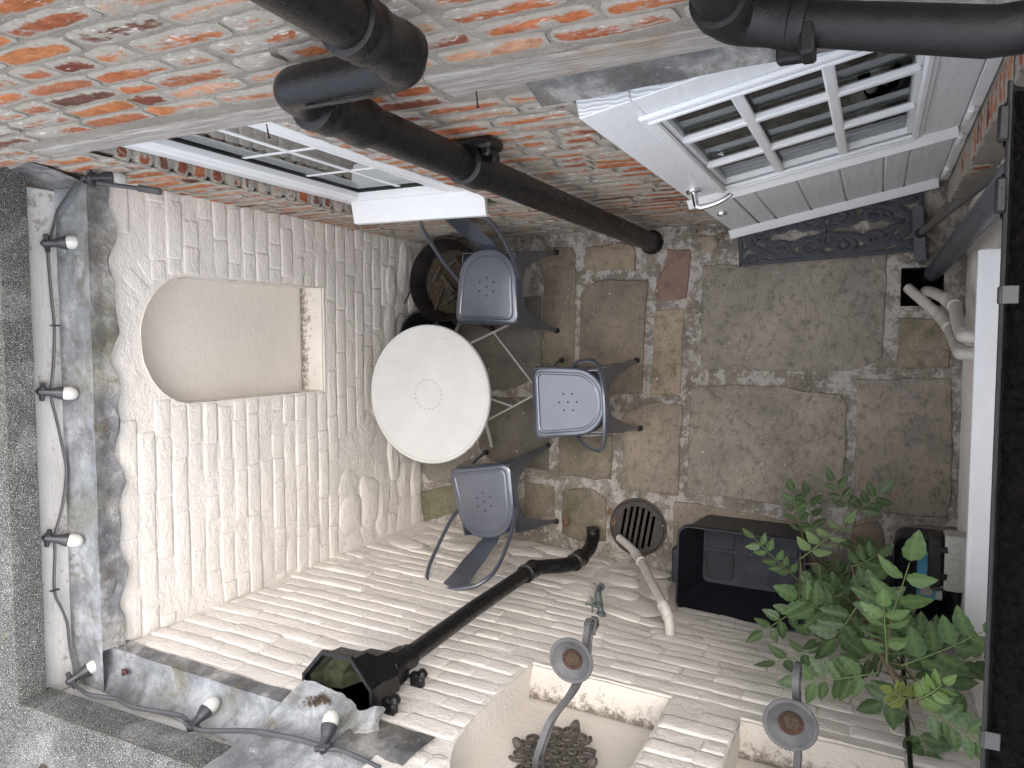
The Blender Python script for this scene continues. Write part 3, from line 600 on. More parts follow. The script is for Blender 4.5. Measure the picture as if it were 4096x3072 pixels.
A = [(.64, 1.045), (.60, 1.036), (.503, 1.013), (.493, 1.008), (.493, .975), (.499, .975), (.503, .999), (.64, 1.0)]
mb.loft([[(x + (.004 if y > 1.8 else -.004), y, z) for x, z in A] for y in (1.425, 2.08)], cap0=True, cap1=True)
mb.build('sill', M['upvc'], window, angle=25)
mb = MB(); mb.box((.80, 1.79, 1.03), (.10, .62, .03)); mb.build('inner_board', M['upvc'], window, smooth=False)
# door, ajar, hinged on its near edge
dth = math.atan2(.664 - .499, -.216 - .629)             # direction from free edge to hinge
dA = Vector((.664 - .499, -.216 - .629, 0)).normalized(); dN = Vector((-.981, -.192, 0)).normalized(); dB = Vector((.499, .629, .03))
Rd = Matrix((dA, Vector((0, 0, 1)), -dN)).transposed()   # local (along, up, depth into the house)
class DMB(MB):
    def dbox(s, a0, a1, z0, z1, d0, d1, bev=.0):          # d measured outwards from the face
        c = dB + dA * ((a0 + a1) / 2) + Vector((0, 0, (z0 + z1) / 2)) + dN * ((d0 + d1) / 2)
        s.box(c, (a1 - a0, z1 - z0, abs(d1 - d0)), Rd, bev)
    def dpt(s, a, z, d): return dB + dA * a + Vector((0, 0, z)) + dN * d
DW = .862
mb = DMB()                                                # stiles, rails and core
mb.dbox(0, .125, .0, 2.027, -.062, 0, .003); mb.dbox(DW - .13, DW, .0, 2.027, -.062, 0, .003)
mb.dbox(.126, DW - .131, 1.905, 2.026, -.061, -.0005, .003); mb.dbox(.126, DW - .131, .79, .925, -.061, -.0005, .003)
mb.dbox(.126, DW - .131, .002, .79, -.06, -.010)
door = mb.build('door', M['doorskin'], house)
bx = [0.128, .206, .357, .503, .648, DW - .133]
for i in range(5):
    mb = DMB(); mb.dbox(bx[i] + .003, bx[i + 1] - .003, .03, .785, -.010, -.0005, .004); mb.build('board', M['doorskin'], door)
ga0, ga1, gz0, gz1 = .140, .722, .965, 1.885
mb = DMB()
for (w, d0, d1) in ((.034, -.002, .012), (.018, .012, .021)):
    o_ = .034 - w
    mb.dbox(ga0 - .034 + o_, ga1 + .034 - o_, gz1 - .0, gz1 + w, d0, d1, .005); mb.dbox(ga0 - .034 + o_, ga1 + .034 - o_, gz0 - w, gz0, d0, d1, .005)
    mb.dbox(ga0 - w, ga0, gz0 - w + .002, gz1 + w - .002, d0, d1 - .001, .005); mb.dbox(ga1, ga1 + w, gz0 - w + .002, gz1 + w - .002, d0, d1 - .001, .005)
mb.dbox(ga0 - .002, ga0 + .012, gz0, gz1, -.058, -.004); mb.dbox(ga1 - .012, ga1 + .002, gz0, gz1, -.058, -.004); mb.dbox(ga0, ga1, gz0 - .002, gz0 + .014, -.057, -.003); mb.dbox(ga0, ga1, gz1 - .014, gz1 + .002, -.057, -.003)
mb.build('glazing_bead', M['upvc'], door)
va = [ga0, .325, .524, ga1]; hz = [gz0, 1.288, 1.612, gz1]
for a in va[1:3]:
    mb = DMB(); mb.dbox(a - .014, a + .014, gz0 + .002, gz1 - .002, -.014, .008, .005); mb.dbox(a - .010, a + .010, gz0 + .002, gz1 - .002, -.052, -.036); mb.build('glazing_bar', M['upvc'], door)
for z in hz[1:3]:
    mb = DMB(); mb.dbox(ga0 + .002, ga1 - .002, z - .014, z + .014, -.0135, .0072, .005); mb.dbox(ga0 + .002, ga1 - .002, z - .010, z + .010, -.051, -.0365); mb.build('glazing_bar', M['upvc'], door)
for i in range(3):
    for j in range(3):
        mb = DMB(); mb.dbox(va[i] + .002, va[i + 1] - .002, hz[j] + .002, hz[j + 1] - .002, -.026, -.022); mb.build('pane', M['glass'], door, smooth=False)
for (z0, dd) in ((.853, .026), (-.004, .034)):           # weather bars of the two leaves
    mb = DMB(); prof = [(0, z0), (dd, z0 + .004), (dd + .002, z0 + .016), (dd - .004, z0 + .024), (.006, z0 + .038), (0, z0 + .042)]
    mb.loft([[mb.dpt(a, z, d) for d, z in prof] for a in (-.012, DW - .006)], cap0=True, cap1=True); mb.build('drip_bar', M['upvc'], door, angle=30)
mb = DMB(); p = mb.dpt                                    # lever handle, keyhole, hinges
mb.lathe([(.0, .012), (.022, .012), (.026, .009), (.027, 0)], 20, p(.045, 1.035, 0), dN); mb.lathe([(.010, .05), (.010, 0)], 14, p(.045, 1.035, .008), dN)
mb.tube(smooth_path([p(.045, 1.035, .048), p(.052, 1.035, .062), p(.075, 1.034, .066), p(.12, 1.030, .062), p(.155, 1.024, .050), p(.162, 1.023, .044)], 5), [.0095] * 26, 12, flat=.8)
mb.build('handle', M['chrome'], door)
mb = DMB(); mb.lathe([(.0, .011), (.017, .011), (.021, .008), (.022, 0)], 18, p(.045, .50, 0), dN); mb.box(p(.045, .50, .012), (.004, .016, .004), Rd); mb.build('lock', M['chrome'], door)
for z in (1.02, .70, .17, 1.82):
    mb = DMB(); q = p(DW + .008, z, .012); mb.tube([q, q + Vector((0, 0, .004)), q + Vector((0, 0, .05)), q + Vector((0, 0, .053)), q + Vector((0, 0, .10)), q + Vector((0, 0, .105))], [.009, .011, .011, .0095, .011, .006], 12); mb.box(q + Vector((.012, -.006, .05)), (.03, .02, .08)); mb.build('hinge', M['upvc'], door)
# fixed frame behind the leaf and lead apron above
mb = MB()
mb.box((.70, -.236, 1.04), (.075, .034, 2.12), None, .003); mb.box((.70, .638, 1.04), (.075, .034, 2.12), None, .003); mb.box((.701, .2, 2.115), (.073, .84, .06), None, .003); mb.box((.70, .2, .012), (.09, .84, .03))
mb.build('door_frame', M['upvc'], house)
mb = MB(); n = 16
mb.loft([[(.543 - .028 * t - .005 * fn(y * 6, 3) * t, y, (2.222 + .05 * (.66 - y)) * (1 - t) + (2.128 + .12 * (.7 - y)) * t + .004 * fn(y * 9, t)) for t in (0, .15, .6, 1)] for y in [.69 - 1.0 * i / n for i in range(n + 1)]], closed=False)
mb.build('lead_apron', M['lead_dark'], house)
# ---------------------------------------------------------------- far painted wall with blind arch
FY = 2.40
def XL(y, z):
    t = max(0, min(1, (z - .35) / .85)); e = max(0, min(1, (1.05 - y) / .25)); return (1 - t) * (-1.085 - .066 * (2.4 - y) - .035 * e * e * (3 - 2 * e)) + t * (-1.10 - .035 * (2.4 - y))
far = thing('painted_wall', 'cream painted brick wall at the far end with a round arched blind niche', 'wall', (-.27, FY, 0))
def roughrow(u, v, k): return v + .010 * fn(u * 1.7, v * .9, k) + .006 * fn(u * 5, v * 4, k + 3)
NF = (-.257, .234, .862, 1.625, 1.85)
def inarch(N, u, v): return N[0] < u < N[1] and N[2] < v < arch(u, (N[0] + N[1]) / 2, (N[1] - N[0]) / 2, N[3], N[4])
def snap(N):
    c, hw = (N[0] + N[1]) / 2, (N[1] - N[0]) / 2
    O = [(N[0], N[2]), (N[1], N[2])] + [(N[s_], N[2] + (N[3] - N[2]) * i / 24) for s_ in (0, 1) for i in range(25)] + [(N[0] + 2 * hw * i / 24, N[2]) for i in range(25)]
    O += [(c + hw * math.cos(math.pi * i / 40), N[3] + (N[4] - N[3]) * math.sin(math.pi * i / 40)) for i in range(41)]
    def f(u, v):
        b = min(O, key=lambda o: (o[0] - u) ** 2 + (o[1] - v) ** 2); return b if (b[0] - u) ** 2 + (b[1] - v) ** 2 < .03 ** 2 else (u, v)
    return f
def outline_pts(N):
    c, hw = (N[0] + N[1]) / 2, (N[1] - N[0]) / 2
    return [(N[1], N[2] + (N[3] - N[2]) * i / 14) for i in range(14)] + [(c + hw * math.cos(math.pi * i / 28), N[3] + (N[4] - N[3]) * math.sin(math.pi * i / 28)) for i in range(29)] + [(N[0], N[3] - (N[3] - N[2]) * i / 14) for i in range(1, 15)]
mb = MB(); us = lin(-1.22, .60, .02, NF[:2]); vs = lin(-.05, 1.985, .02, (NF[2],))
sheet(mb, us, vs, lambda u, v: (u, FY - .0030 - .0022 * fn(u * 6, v * 9, 5) + .004 * fn(u * 4, v * 4) + .0014 * fn(u * 18, v * 30, 2) + .0008 * fn(u * 60, v * 60, 2), v), lambda u, v: inarch(NF, u, v), snap(NF))
mb.build('mortar', M['cream'], far, angle=80)
def niche(parent, N, pos, depth, sillmat):
    O = outline_pts(N); mb = MB()
    rag = lambda u, v: (u + .005 * fn(u * 30, v * 30, 1), v + .005 * fn(u * 30, v * 30, 8))
    mb.loft([[pos(*rag(u, v), .006) for u, v in O], [pos(*rag(u, v), -.01) for u, v in O], [pos(u, v, -depth) for u, v in O]], closed=False)
    mb.build('niche_reveal', M['cream'], parent, angle=60)
    mb = MB(); us = lin(N[0] - .01, N[1] + .01, .03); vs = lin(N[2] - .03, N[4] + .02, .03)
    sheet(mb, us, vs, lambda u, v: pos(u, v, -depth + .002 * fn(u * 7, v * 7))); mb.build('niche_back', M['smooth'], parent)
    mb = MB(); us = lin(N[0], N[1], .02); n = 6
    mb.loft([[pos(u, N[2] + .022 * t + .004 * fn(u * 20, t * 3) - .012 * (1 - t) ** 3, .008 - (depth + .004) * t) for u in us] for t in [i / n for i in range(n + 1)]], closed=False)
    mb.at['edge'] = [(i / n) ** 2 for i in range(n + 1) for u in us]
    mb.build('niche_sill', sillmat, parent)
niche(far, NF, lambda u, v, d: (u, FY - d, v), .112, M['dirty'])
def stonezone(u, z): return z < .27 + .30 * max(0, min(1, (.35 - u) / .9)) + .12 * fn(u * 3, 5) + .14 * (u < -.55)
PR = random.Random(21); nb = 0
for (u, v, L, hd) in courses(-1.12, .55, .16, 1.93, .0745, PR, .2, (.001, .006), .45):
    c = clip(u, L, -1.098, .548)
    if not c: continue
    segs = [c]; out = []
    for (a, l) in segs:
        lo, hi = None, None
        w = [x for x in (a - l / 2, a, a + l / 2) if inarch(NF, x, v + .03) or inarch(NF, x, v - .03) or inarch(NF, x, v)]
        if w:
            m = (NF[0] + NF[1]) / 2; hw = (NF[1] - NF[0]) / 2
            if v > NF[3]: hw *= math.sqrt(max(.02, 1 - ((v - .03 - NF[3]) / (NF[4] - NF[3])) ** 2)) if v - .03 < NF[4] else .1
            for q in (clip(a, l, -9, m - hw - .006), clip(a, l, m + hw + .006, 9)):
                if q: out.append(q)
        else: out.append((a, l))
    for (a, l) in out:
        if stonezone(a, v) or (v > NF[4] - .06 and abs(a) < .36): continue
        sh = l < .155; me = (pnt_h if sh else pnt_s)[PR.randrange(5 if sh else 9)]
        put('brick', me, (a, FY + .004 * fn(a * 4, v * 4) + PR.uniform(-.002, .0015), roughrow(a, v, 1)), 0, far, (l / (.108 if sh else .226), PR.uniform(.75, 1.25), PR.uniform(.93, 1.05)), PR.uniform(-.014, .014), PR.uniform(-.02, .02)); nb += 1
for k in range(13):                                       # voussoirs round the arch head
    t = math.pi * (k + .5) / 13; c, hw = (NF[0] + NF[1]) / 2, (NF[1] - NF[0]) / 2
    r1 = 1.27; put('brick', pnt_h[k % 5], (c + hw * r1 * math.cos(t), FY + .002, NF[3] + (NF[4] - NF[3] + .03) * r1 * .96 * math.sin(t)), 0, far, (1.0, .8, .78), -t)
def rubble(parent, u0, u1, pos, rz, zone, seed, umap=1):
    r = random.Random(seed); z = .06; n = 0
    while z < 1.0:
        h = r.uniform(.10, .17); u = u0 + r.uniform(-.1, .05)
        while u < u1:
            w = r.uniform(.13, .30); cu, cz = u + w / 2, z + r.uniform(-.02, .02)
            if u0 < cu < u1 and zone(cu, cz):
                x, y = pos(cu, cz)
                put('stone', stones[r.randrange(9)], (x, y, cz), rz, parent, (w * 1.12, r.uniform(.008, .024), h * 1.16), r.uniform(-.12, .12)); n += 1
            u += w
        z += h * .95
rubble(far, -1.10, .50, lambda u, z: (u, FY + .004), 0, stonezone, 3)
# ---------------------------------------------------------------- left painted wall with two niches
left = thing('painted_wall', 'cream painted brick wall along the side with two arched niches and iron brackets', 'wall', (-1.15, 1.0, 0))
N1 = (.565, 1.055, 1.375, 1.80, 2.16); N2 = (-.10, .345, 1.40, 1.80, 2.14)
def l_skip(u, v): return inarch(N1, u, v) or inarch(N2, u, v) or (u > 1.20 and v > 1.96)
s1, s2 = snap(N1), snap(N2)
mb = MB(); us = lin(-.40, 2.46, .022, N1[:2] + N2[:2] + (1.20,)); vs = lin(-.05, 2.5, .022, (N1[2], N2[2], 1.96))
sheet(mb, us, vs, lambda u, v: (XL(u, v) + .0026 + .0024 * fn(u * 6, v * 9, 5) + .005 * fn(u * 4, v * 4, 3) + .0018 * fn(u * 15, v * 34, 2) + .0015 * fn(u * 60, v * 60, 2), u, v), l_skip, lambda u, v: s2(*s1(u, v)))
mb.build('mortar', M['cream'], left, angle=80)
lpos = lambda u, v, d: (XL(u, v) + d, u, v)
niche(left, N1, lpos, .108, M['dirty']); niche(left, N2, lpos, .108, M['dirty'])
def lzone(u, z): return not (.16 < u < .86 and z < .5) and not (u < -.05 and z < .4) and z < .46 + .22 * fn(u * 2.3, 9) + .16 * max(0, 1 - abs(u - 1.0) / .5)
PR = random.Random(33); bs = []
for (u, v, L, hd) in courses(-.36, 2.42, .22, 2.40, .0742, PR, .1, (.001, .006), .3):
    c = clip(u, L, -.33, 2.395)
    if not c or (v > 1.92 and u > 1.12): continue
    out = [c]
    for N in (N1, N2):
        o2 = []; m = (N[0] + N[1]) / 2
        for (a, l) in out:
            if N[2] - .03 < v < N[4] + .0:
                hw = (N[1] - N[0]) / 2
                if v - .03 > N[3]: hw *= math.sqrt(max(.02, 1 - ((v - .03 - N[3]) / (N[4] - N[3])) ** 2))
                for q in (clip(a, l, -9, m - hw - .006), clip(a, l, m + hw + .006, 9)):
                    if q: o2.append(q)
            else: o2.append((a, l))
        out = o2
    for (a, l) in out:
        if not lzone(a, v) and in_view((XL(a, v), a, v), 80): bs.append((a, v, l))
bs.sort(key=lambda b: -b[2] / to_px((XL(b[0], b[1]), b[0], b[1]))[2])
for (a, v, l) in bs[:299]:
    sh = l < .155; me = (pnt_h if sh else pnt_s)[PR.randrange(5 if sh else 9)]; vv = roughrow(a, v, 5)
    sl = math.atan2(XL(a + .1, v) - XL(a - .1, v), .2)
    put('brick', me, (XL(a, vv) + .005 * fn(a * 4, vv * 4, 3) + PR.uniform(-.002, .003), a, vv), math.pi / 2 - sl, left, (l / (.108 if sh else .226), PR.uniform(.6, 1.6), PR.uniform(.92, 1.03)), PR.uniform(-.015, .015), PR.uniform(-.03, .03))
rubble(left, -.30, 2.38, lambda u, z: (XL(u, z) - .006, u), math.pi / 2, lzone, 8)
# ---------------------------------------------------------------- near house wall below the camera
NY = -.335
near = thing('painted_wall', 'narrow strip of cream painted wall below the white sill and gutter', 'wall', (-.3, NY, 0))
mb = MB(); us = lin(-1.35, .56, .03); vs = lin(-.05, 2.34, .0186)
sheet(mb, us, vs, lambda u, v: (u, NY + .006 * max(0, math.sin(v / .0742 * 2 * math.pi)) + .003 * fn(u * 14, v * 20) + .004 * fn(u * 4, v * 3, 2), v)); mb.build('masonry', M['cream'], near, angle=80)
mb = MB(); mb.box((-.28, NY - .10, 1.5), (1.1, .2, 2.4)); mb.box((-.4, NY - .2, 1.2), (2.2, .15, 2.5)); mb.box((-.4, -.32, 2.40), (2.0, .05, .2)); mb.build('eaves_board', M['render'], near, smooth=False)
mb = MB(); A = [(-.34, 1.03), (-.282, 1.022), (-.270, 1.014), (-.270, .985), (-.34, .985)]
mb.loft([[(x, y, z) for y, z in A] for x in (.262, .265, -.93)], cap0=True, cap1=True); mb.build('window_sill', M['upvc'], near, angle=25)
# the house behind the camera, only as mass
mb = MB(); mb.add([(-1.5, -.28, 2.44), (2.2, -.28, 2.44), (2.2, -4, 2.75), (-1.5, -4, 2.75)], [(0, 1, 2, 3)])
tag(mb.build('roof_slope', M['felt']), 'low roof slope behind the gutter under the camera', 'roof')
# ---------------------------------------------------------------- roofs, fascias, lead gutters
ROOFX, ROOFY, RZ0 = -1.222, 2.545, 2.240
mb = MB(); xs = [-4.5, -3.5, -2.8, -2.3] + lin(-2.0, ROOFX, .035) + lin(ROOFX, .56, .05)[1:]; ys = [-1.0] + lin(.2, ROOFY, .05) + lin(ROOFY, 3.3, .04)[1:] + [3.8, 4.5, 6]
def rz(x, y):
    d = max(ROOFX - x, y - ROOFY); base = RZ0; return base + .16 * max(0, d) + .006 * fn(x * 5, y * 5) * min(1, d * 20) + (.012 if d > .05 else .012 * d / .05)
sheet(mb, xs, ys, lambda x, y: (x, y, rz(x, y)), lambda x, y: x > ROOFX and y < ROOFY)
# turned-down drip edges
e1 = [(x, ROOFY - .003 + .003 * fn(x * 8)) for x in lin(ROOFX, .56, .05)]; e2 = [(ROOFX + .003, y) for y in lin(.2, ROOFY, .05)]
for e, dz in ((e1, .088), (e2, .105)):
    mb.loft([[(x, y, rz(x, y) + .0) for x, y in e], [(x + (.006 if e is e2 else 0), y - (.006 if e is e1 else 0), rz(x, y) - .02) for x, y in e], [(x + (.010 if e is e2 else 0), y - (.010 if e is e1 else 0), rz(x, y) - dz) for x, y in e], [(x - (.03 if e is e2 else 0), y + (.03 if e is e1 else 0), rz(x, y) - dz + .003) for x, y in e]], closed=False)
tag(mb.build('felt_roof', M['felt'], angle=50), 'grey mineral felt roof with turned down edges round the far corner', 'roof')
def plank(name, path, z0, z1, nx, ny, th, lab, mat):
    mb = MB(); F, B = [], []
    mb.loft([[(x + nx * o, y + ny * o, z + .002 * fn(x * 9, y * 9, z)) for x, y in path] for o, z in ((0, z0), (0, z1), (-th, z1), (-th, z0))], closed=False)
    n = len(path); mb.f.append((0, n, 2 * n, 3 * n)); mb.f.append((n - 1, 4 * n - 1, 3 * n - 1, 2 * n - 1))
    return tag(mb.build(name, mat, angle=30), lab, 'fascia board', 'white timber fascia boards')
plank('fascia_board', [(x, 2.560) for x in lin(-1.243, .50, .06)], 2.035, 2.16, 0, -1, .02, 'flaking white timber fascia across the far roof edge', M['oldpaint'])
plank('fascia_board', [(-1.243 - .002 * math.sin(y * 9), y) for y in lin(1.45, 2.538, .06)], 2.02, 2.16, 1, 0, .02, 'weathered white timber fascia along the side roof edge', M['oldpaint'])
def wav(x): return .012 * math.sin(x * 21) + .010 * math.sin(x * 37 + 1) + .006 * fn(x * 30)
lg = thing('lead_gutter', 'lead lined gutter along the top of the far wall with a wavy lower edge', 'gutter', (-.3, FY, 1.95))
mb = MB(); xs = lin(-1.09, .535, .018)
mb.loft([[(x, FY - .006 - .012 + .010 * t + .004 * fn(x * 14, t * 5) - .010 * (t < .1), 1.965 - wav(x) * (1 - t) + .075 * t) for x in xs] for t in (0, .08, .3, .55, .8, 1)], closed=False); mb.build('apron', M['lead_dark'], lg)
mb = MB(); mb.loft([[(x, FY - .008 + .165 * t + .004 * fn(x * 5), 2.040 + .010 * math.sin(t * math.pi) * fn(x * 3, 2) - .020 * t * (1 - t) * 4 * .5 + .004 * fn(x * 12, t * 4)) for x in lin(-1.235, .54, .03)] for t in (0, .06, .2, .4, .6, .8, .97, 1.02)], closed=False)
mb.build('gutter_bed', M['lead'], lg)
mb = MB(); mb.loft([[(.540 - .05 * t * t + .004 * fn(y * 9, t), y, (2.215 + .02 * math.sin(y * 9)) * (1 - t) + (1.99 + .04 * (y - 2.4)) * t) for y in lin(2.385, 2.62, .02)] for t in (0, .2, .4, .6, .8, 1)], closed=False); mb.build('soaker', M['lead_dark'], lg)
lg2 = thing('lead_gutter', 'lead lined gutter on the side wall running down to the black hopper', 'gutter', (-1.16, 1.9, 1.95))
ys = lin(1.30, 2.39, .03)
mb = MB(); mb.loft([[(XL(y, 1.95) + .016 - .014 * t + .003 * fn(y * 16, t * 5), y, 1.948 - .012 * fn(y * 7) * (1 - t) + .048 * t) for y in ys] for t in (0, .1, .35, .7, 1)], closed=False); mb.build('apron', M['lead_dark'], lg2)
mb = MB(); mb.loft([[(XL(y, 1.95) + .004 - (XL(y, 1.95) + 1.243) * t, y, 1.997 + (.04 + .05 * min(1, (2.4 - y) / .8)) * t - .02 * math.sin(t * math.pi) + .006 * fn(y * 8, t * 4)) for y in ys + [2.44, 2.50]] for t in (0, .05, .2, .4, .6, .8, 1)], closed=False); mb.build('gutter_bed', M['lead'], lg2)
# ---------------------------------------------------------------- pipes on the walls
def ringprof(mb, a, b, r, lips, seg=24):                 # collar between two points, with raised lips
    a, b = Vector(a), Vector(b); P, R = [], []
    for t, k in lips: P.append(a.lerp(b, t)); R.append(r * k)
    mb.tube(P, R, seg)
COLLAR = [(0, 1.0), (.02, 1.20), (.12, 1.22), (.16, 1.10), (.22, 1.10), (.26, 1.18), (.36, 1.18), (.40, 1.10), (.75, 1.10), (.80, 1.17), (.97, 1.17), (1.0, 1.0)]
dp = thing('downpipe', 'thick black cast iron downpipe with a swan neck on the red brick wall', 'downpipe', (.472, 1.025, 0))
mb = MB(); mb.tube([(.472, 1.025, -.01), (.472, 1.028, 1.2), (.470, 1.032, 2.44)], .046, 28); mb.build('pipe', M['black'], dp)
mb = MB(); ringprof(mb, (.470, 1.032, 2.50), (.470, 1.032, 2.32), .046, COLLAR); mb.build('collar', M['black'], dp)
mb = MB(); ringprof(mb, (.472, 1.025, .0), (.472, 1.025, .035), .047, [(0, 1.3), (.3, 1.28), (.6, 1.12), (1, 1.0)]); mb.build('base_collar', M['black'], dp)
mb = MB(); mb.tube(smooth_path([(.470, 1.032, 2.46), (.470, 1.030, 2.53), (.468, 1.005, 2.575), (.466, .96, 2.587), (.464, .88, 2.592), (.462, .80, 2.600), (.461, .745, 2.612), (.460, .715, 2.645), (.460, .708, 2.70)], 6), .040, 26)
mb.tube([(.425, .96, 2.598), (.420, .80, 2.612)], .0022, 6); mb.build('offset_bend', M['black'], dp)
mb = MB(); ringprof(mb, (.460, .708, 2.80), (.460, .710, 2.645), .042, COLLAR); mb.build('collar', M['black'], dp)
mb = MB(); mb.tube([(.460, .707, 2.72), (.459, .70, 3.1), (.458, .695, 3.5)], .0415, 28); mb.build('pipe', M['black'], dp)
mb = MB(); mb.tube([(.472, 1.027, 1.80), (.472, 1.027, 1.805), (.472, 1.027, 1.83), (.472, 1.027, 1.87), (.472, 1.027, 1.895), (.472, 1.027, 1.90)], [.047, .056, .056, .053, .056, .047], 26)
for s_ in (-1, 1):
    mb.box((.515, 1.027 + s_ * .058, 1.85), (.05, .03, .07), None, .006); mb.lathe([(.014, 0), (.014, .014), (.008, .016)], 8, (.49, 1.027 + s_ * .075, 1.85), (-1, 0, 0))
mb.box((.525, 1.027, 1.855), (.03, .17, .085), None, .008); mb.build('bracket', M['black'], dp)
# side wall hopper and downpipe
hp = thing('downpipe', 'black downpipe with an octagonal hopper head on the cream side wall', 'downpipe', (-1.05, 1.385, 0))
px, py = -1.058, 1.39
mb = MB(); mb.tube([(-1.062, 1.372, 1.76), (px, 1.385, 1.2), (px, 1.388, .64)], .0325, 24); mb.build('pipe', M['black'], hp)
mb = MB(); mb.tube(smooth_path([(px, 1.388, .68), (px, 1.384, .62), (px - .004, 1.35, .565), (px - .008, 1.30, .51), (px - .008, 1.268, .46), (px - .008, 1.262, .40)], 6), .0335, 22); mb.build('offset_bend', M['black'], hp)
mb = MB(); ringprof(mb, (px, 1.387, .72), (px, 1.387, .62), .033, [(0, 1), (.03, 1.28), (.2, 1.28), (.25, 1.18), (.75, 1.18), (.8, 1.28), (.97, 1.26), (1, 1)]); mb.build('collar', M['black'], hp)
mb = MB(); ringprof(mb, (px - .008, 1.262, .44), (px - .008, 1.262, .34), .033, [(0, 1), (.03, 1.28), (.2, 1.28), (.25, 1.18), (.75, 1.18), (.8, 1.28), (.97, 1.26), (1, 1)]); mb.build('collar', M['black'], hp)
mb = MB(); S_ = smooth_path([(px - .008, 1.262, .40), (px - .006, 1.264, .27), (px + .008, 1.268, .19), (px + .045, 1.272, .145), (px + .085, 1.275, .14)], 6)
mb.tube(S_, .033, 22, cap=False); mb.tube([S_[-1], S_[-1] + Vector((.004, 0, 0)), S_[-1] + Vector((.002, 0, 0)), S_[-3]], [.033, .034, .029, .028], 22, cap=False); mb.build('shoe', M['black'], hp)
# hopper head: half octagon bowl open at the top
HC = (-1.112, 1.443)
def hoct(w, d, z, dy=0.0, ch=.42):
    x, y = HC; y += dy
    return [(x, y + w / 2, z), (x + d * .45, y + w / 2, z), (x + d, y + w / 2 * ch, z), (x + d, y - w / 2 * ch, z), (x + d * .45, y - w / 2, z), (x, y - w / 2, z)]
mb = MB()
L_ = [hoct(.05, .10, 1.70, -.07), hoct(.075, .105, 1.765, -.068), hoct(.155, .115, 1.79, -.04), hoct(.165, .12, 1.84, -.035), hoct(.235, .138, 1.865), hoct(.245, .145, 1.935), hoct(.265, .158, 1.940), hoct(.265, .158, 1.953), hoct(.246, .145, 1.953), hoct(.236, .138, 1.93)]
mb.loft(L_, cap0=True); hop = mb.build('hopper', M['black'], hp, angle=25)
mb = MB(); mb.loft([hoct(.236, .138, 1.93), hoct(.222, .128, 1.876), hoct(.150, .105, 1.86, -.025), hoct(.13, .10, 1.80, -.035), hoct(.05, .07, 1.775, -.06)], cap1=True); mb.build('basin', M['moss'], hop, angle=25)
mb = MB(); ringprof(mb, (-1.062, 1.372, 1.79), (-1.062, 1.374, 1.66), .033, [(0, 1), (.03, 1.25), (.15, 1.3), (.4, 1.3), (.5, 1.2), (.9, 1.2), (.97, 1.26), (1, 1)]); mb.build('collar', M['black'], hp)
for q in ((-1.105, 1.285, 1.90), (-1.115, 1.318, 1.70)):
    mb = MB(); mb.box(q, (.05, .05, .03), None, .008); mb.lathe([(.016, 0), (.018, .008), (.010, .022), (0, .022)], 12, (q[0] + .018, q[1] - .02, q[2]), (1, -.2, .3)); mb.build('lug', M['black'], hp)
# grey plastic downpipe by the near wall
gp = thing('downpipe', 'dark grey plastic downpipe dropping into the square drain hole', 'downpipe', (.232, -.178, 0))
G = [(.335, -.252, 2.30), (.335, -.252, 1.0), (.322, -.246, .45), (.298, -.226, .12), (.262, -.20, -.06)]
mb = MB(); mb.tube(smooth_path([(.335, -.252, 2.42), (.335, -.252, 1.6), (.333, -.251, .8), (.318, -.242, .30), (.285, -.218, .02), (.262, -.198, -.07)], 6), .034, 24); mb.build('pipe', M['greypipe'], gp)
mb = MB(); ringprof(mb, (.3305, -.2505, .62), (.333, -.251, .74), .034, [(0, 1), (.03, 1.09), (.9, 1.09), (.97, 1.06), (1, 1)]); mb.build('coupling', M['greypipe'], gp)
mb = MB(); mb.tube([(.272, -.208, -.03), (.262, -.2, -.06), (.235, -.19, -.10)], [.036, .037, .036], 20, cap=False); mb.build('shoe', M['black'], gp)
# waste pipes
def waste(label, pts, couplings, loc, r=.022):
    t = thing('waste_pipe', label, 'waste pipe', loc, 0, 'white plastic waste pipes')
    mb = MB(); mb.tube(smooth_path(pts, 6), r, 18); mb.build('pipe', M['wastewhite'], t)
    for a, b in couplings:
        mb = MB(); ringprof(mb, a, b, r, [(0, 1), (.02, 1.22), (.22, 1.24), (.26, 1.14), (.74, 1.14), (.78, 1.24), (.98, 1.22), (1, 1)], 18); mb.build('coupling', M['wastewhite'], t)
    return t
waste('white waste pipe leaving the wall under the sill, lower of the pair', [(-.060, -.335, .655), (-.060, -.29, .655), (-.058, -.268, .64), (-.050, -.264, .60), (.010, -.262, .32), (.045, -.258, .20), (.075, -.245, .14), (.14, -.185, .055), (.215, -.115, -.03)], [((-.059, -.31, .656), (-.052, -.264, .605)), ((.035, -.261, .235), (.09, -.232, .118))], (-.06, -.29, 0))
waste('white waste pipe leaving the wall under the sill, elbowed towards the grey pipe', [(.000, -.335, .735), (.000, -.29, .735), (.002, -.268, .72), (.010, -.264, .67), (.06, -.262, .52), (.118, -.262, .40), (.142, -.255, .345), (.152, -.235, .29), (.185, -.20, .14), (.20, -.185, -.04)], [((.001, -.31, .735), (.008, -.264, .68)), ((.115, -.262, .405), (.150, -.24, .30))], (0, -.29, 0))
waste('pale waste pipe on the cream wall ending over the round drain grate', [(-1.20, .71, .80), (-1.13, .715, .80), (-1.085, .735, .785), (-1.075, .765, .735), (-1.07, .90, .45), (-1.062, 1.0, .245), (-1.05, 1.08, .13), (-1.03, 1.165, .05)], [((-1.12, .716, .80), (-1.078, .752, .765)), ((-1.065, .975, .295), (-1.055, 1.04, .19))], (-1.03, 1.1, 0), .020)
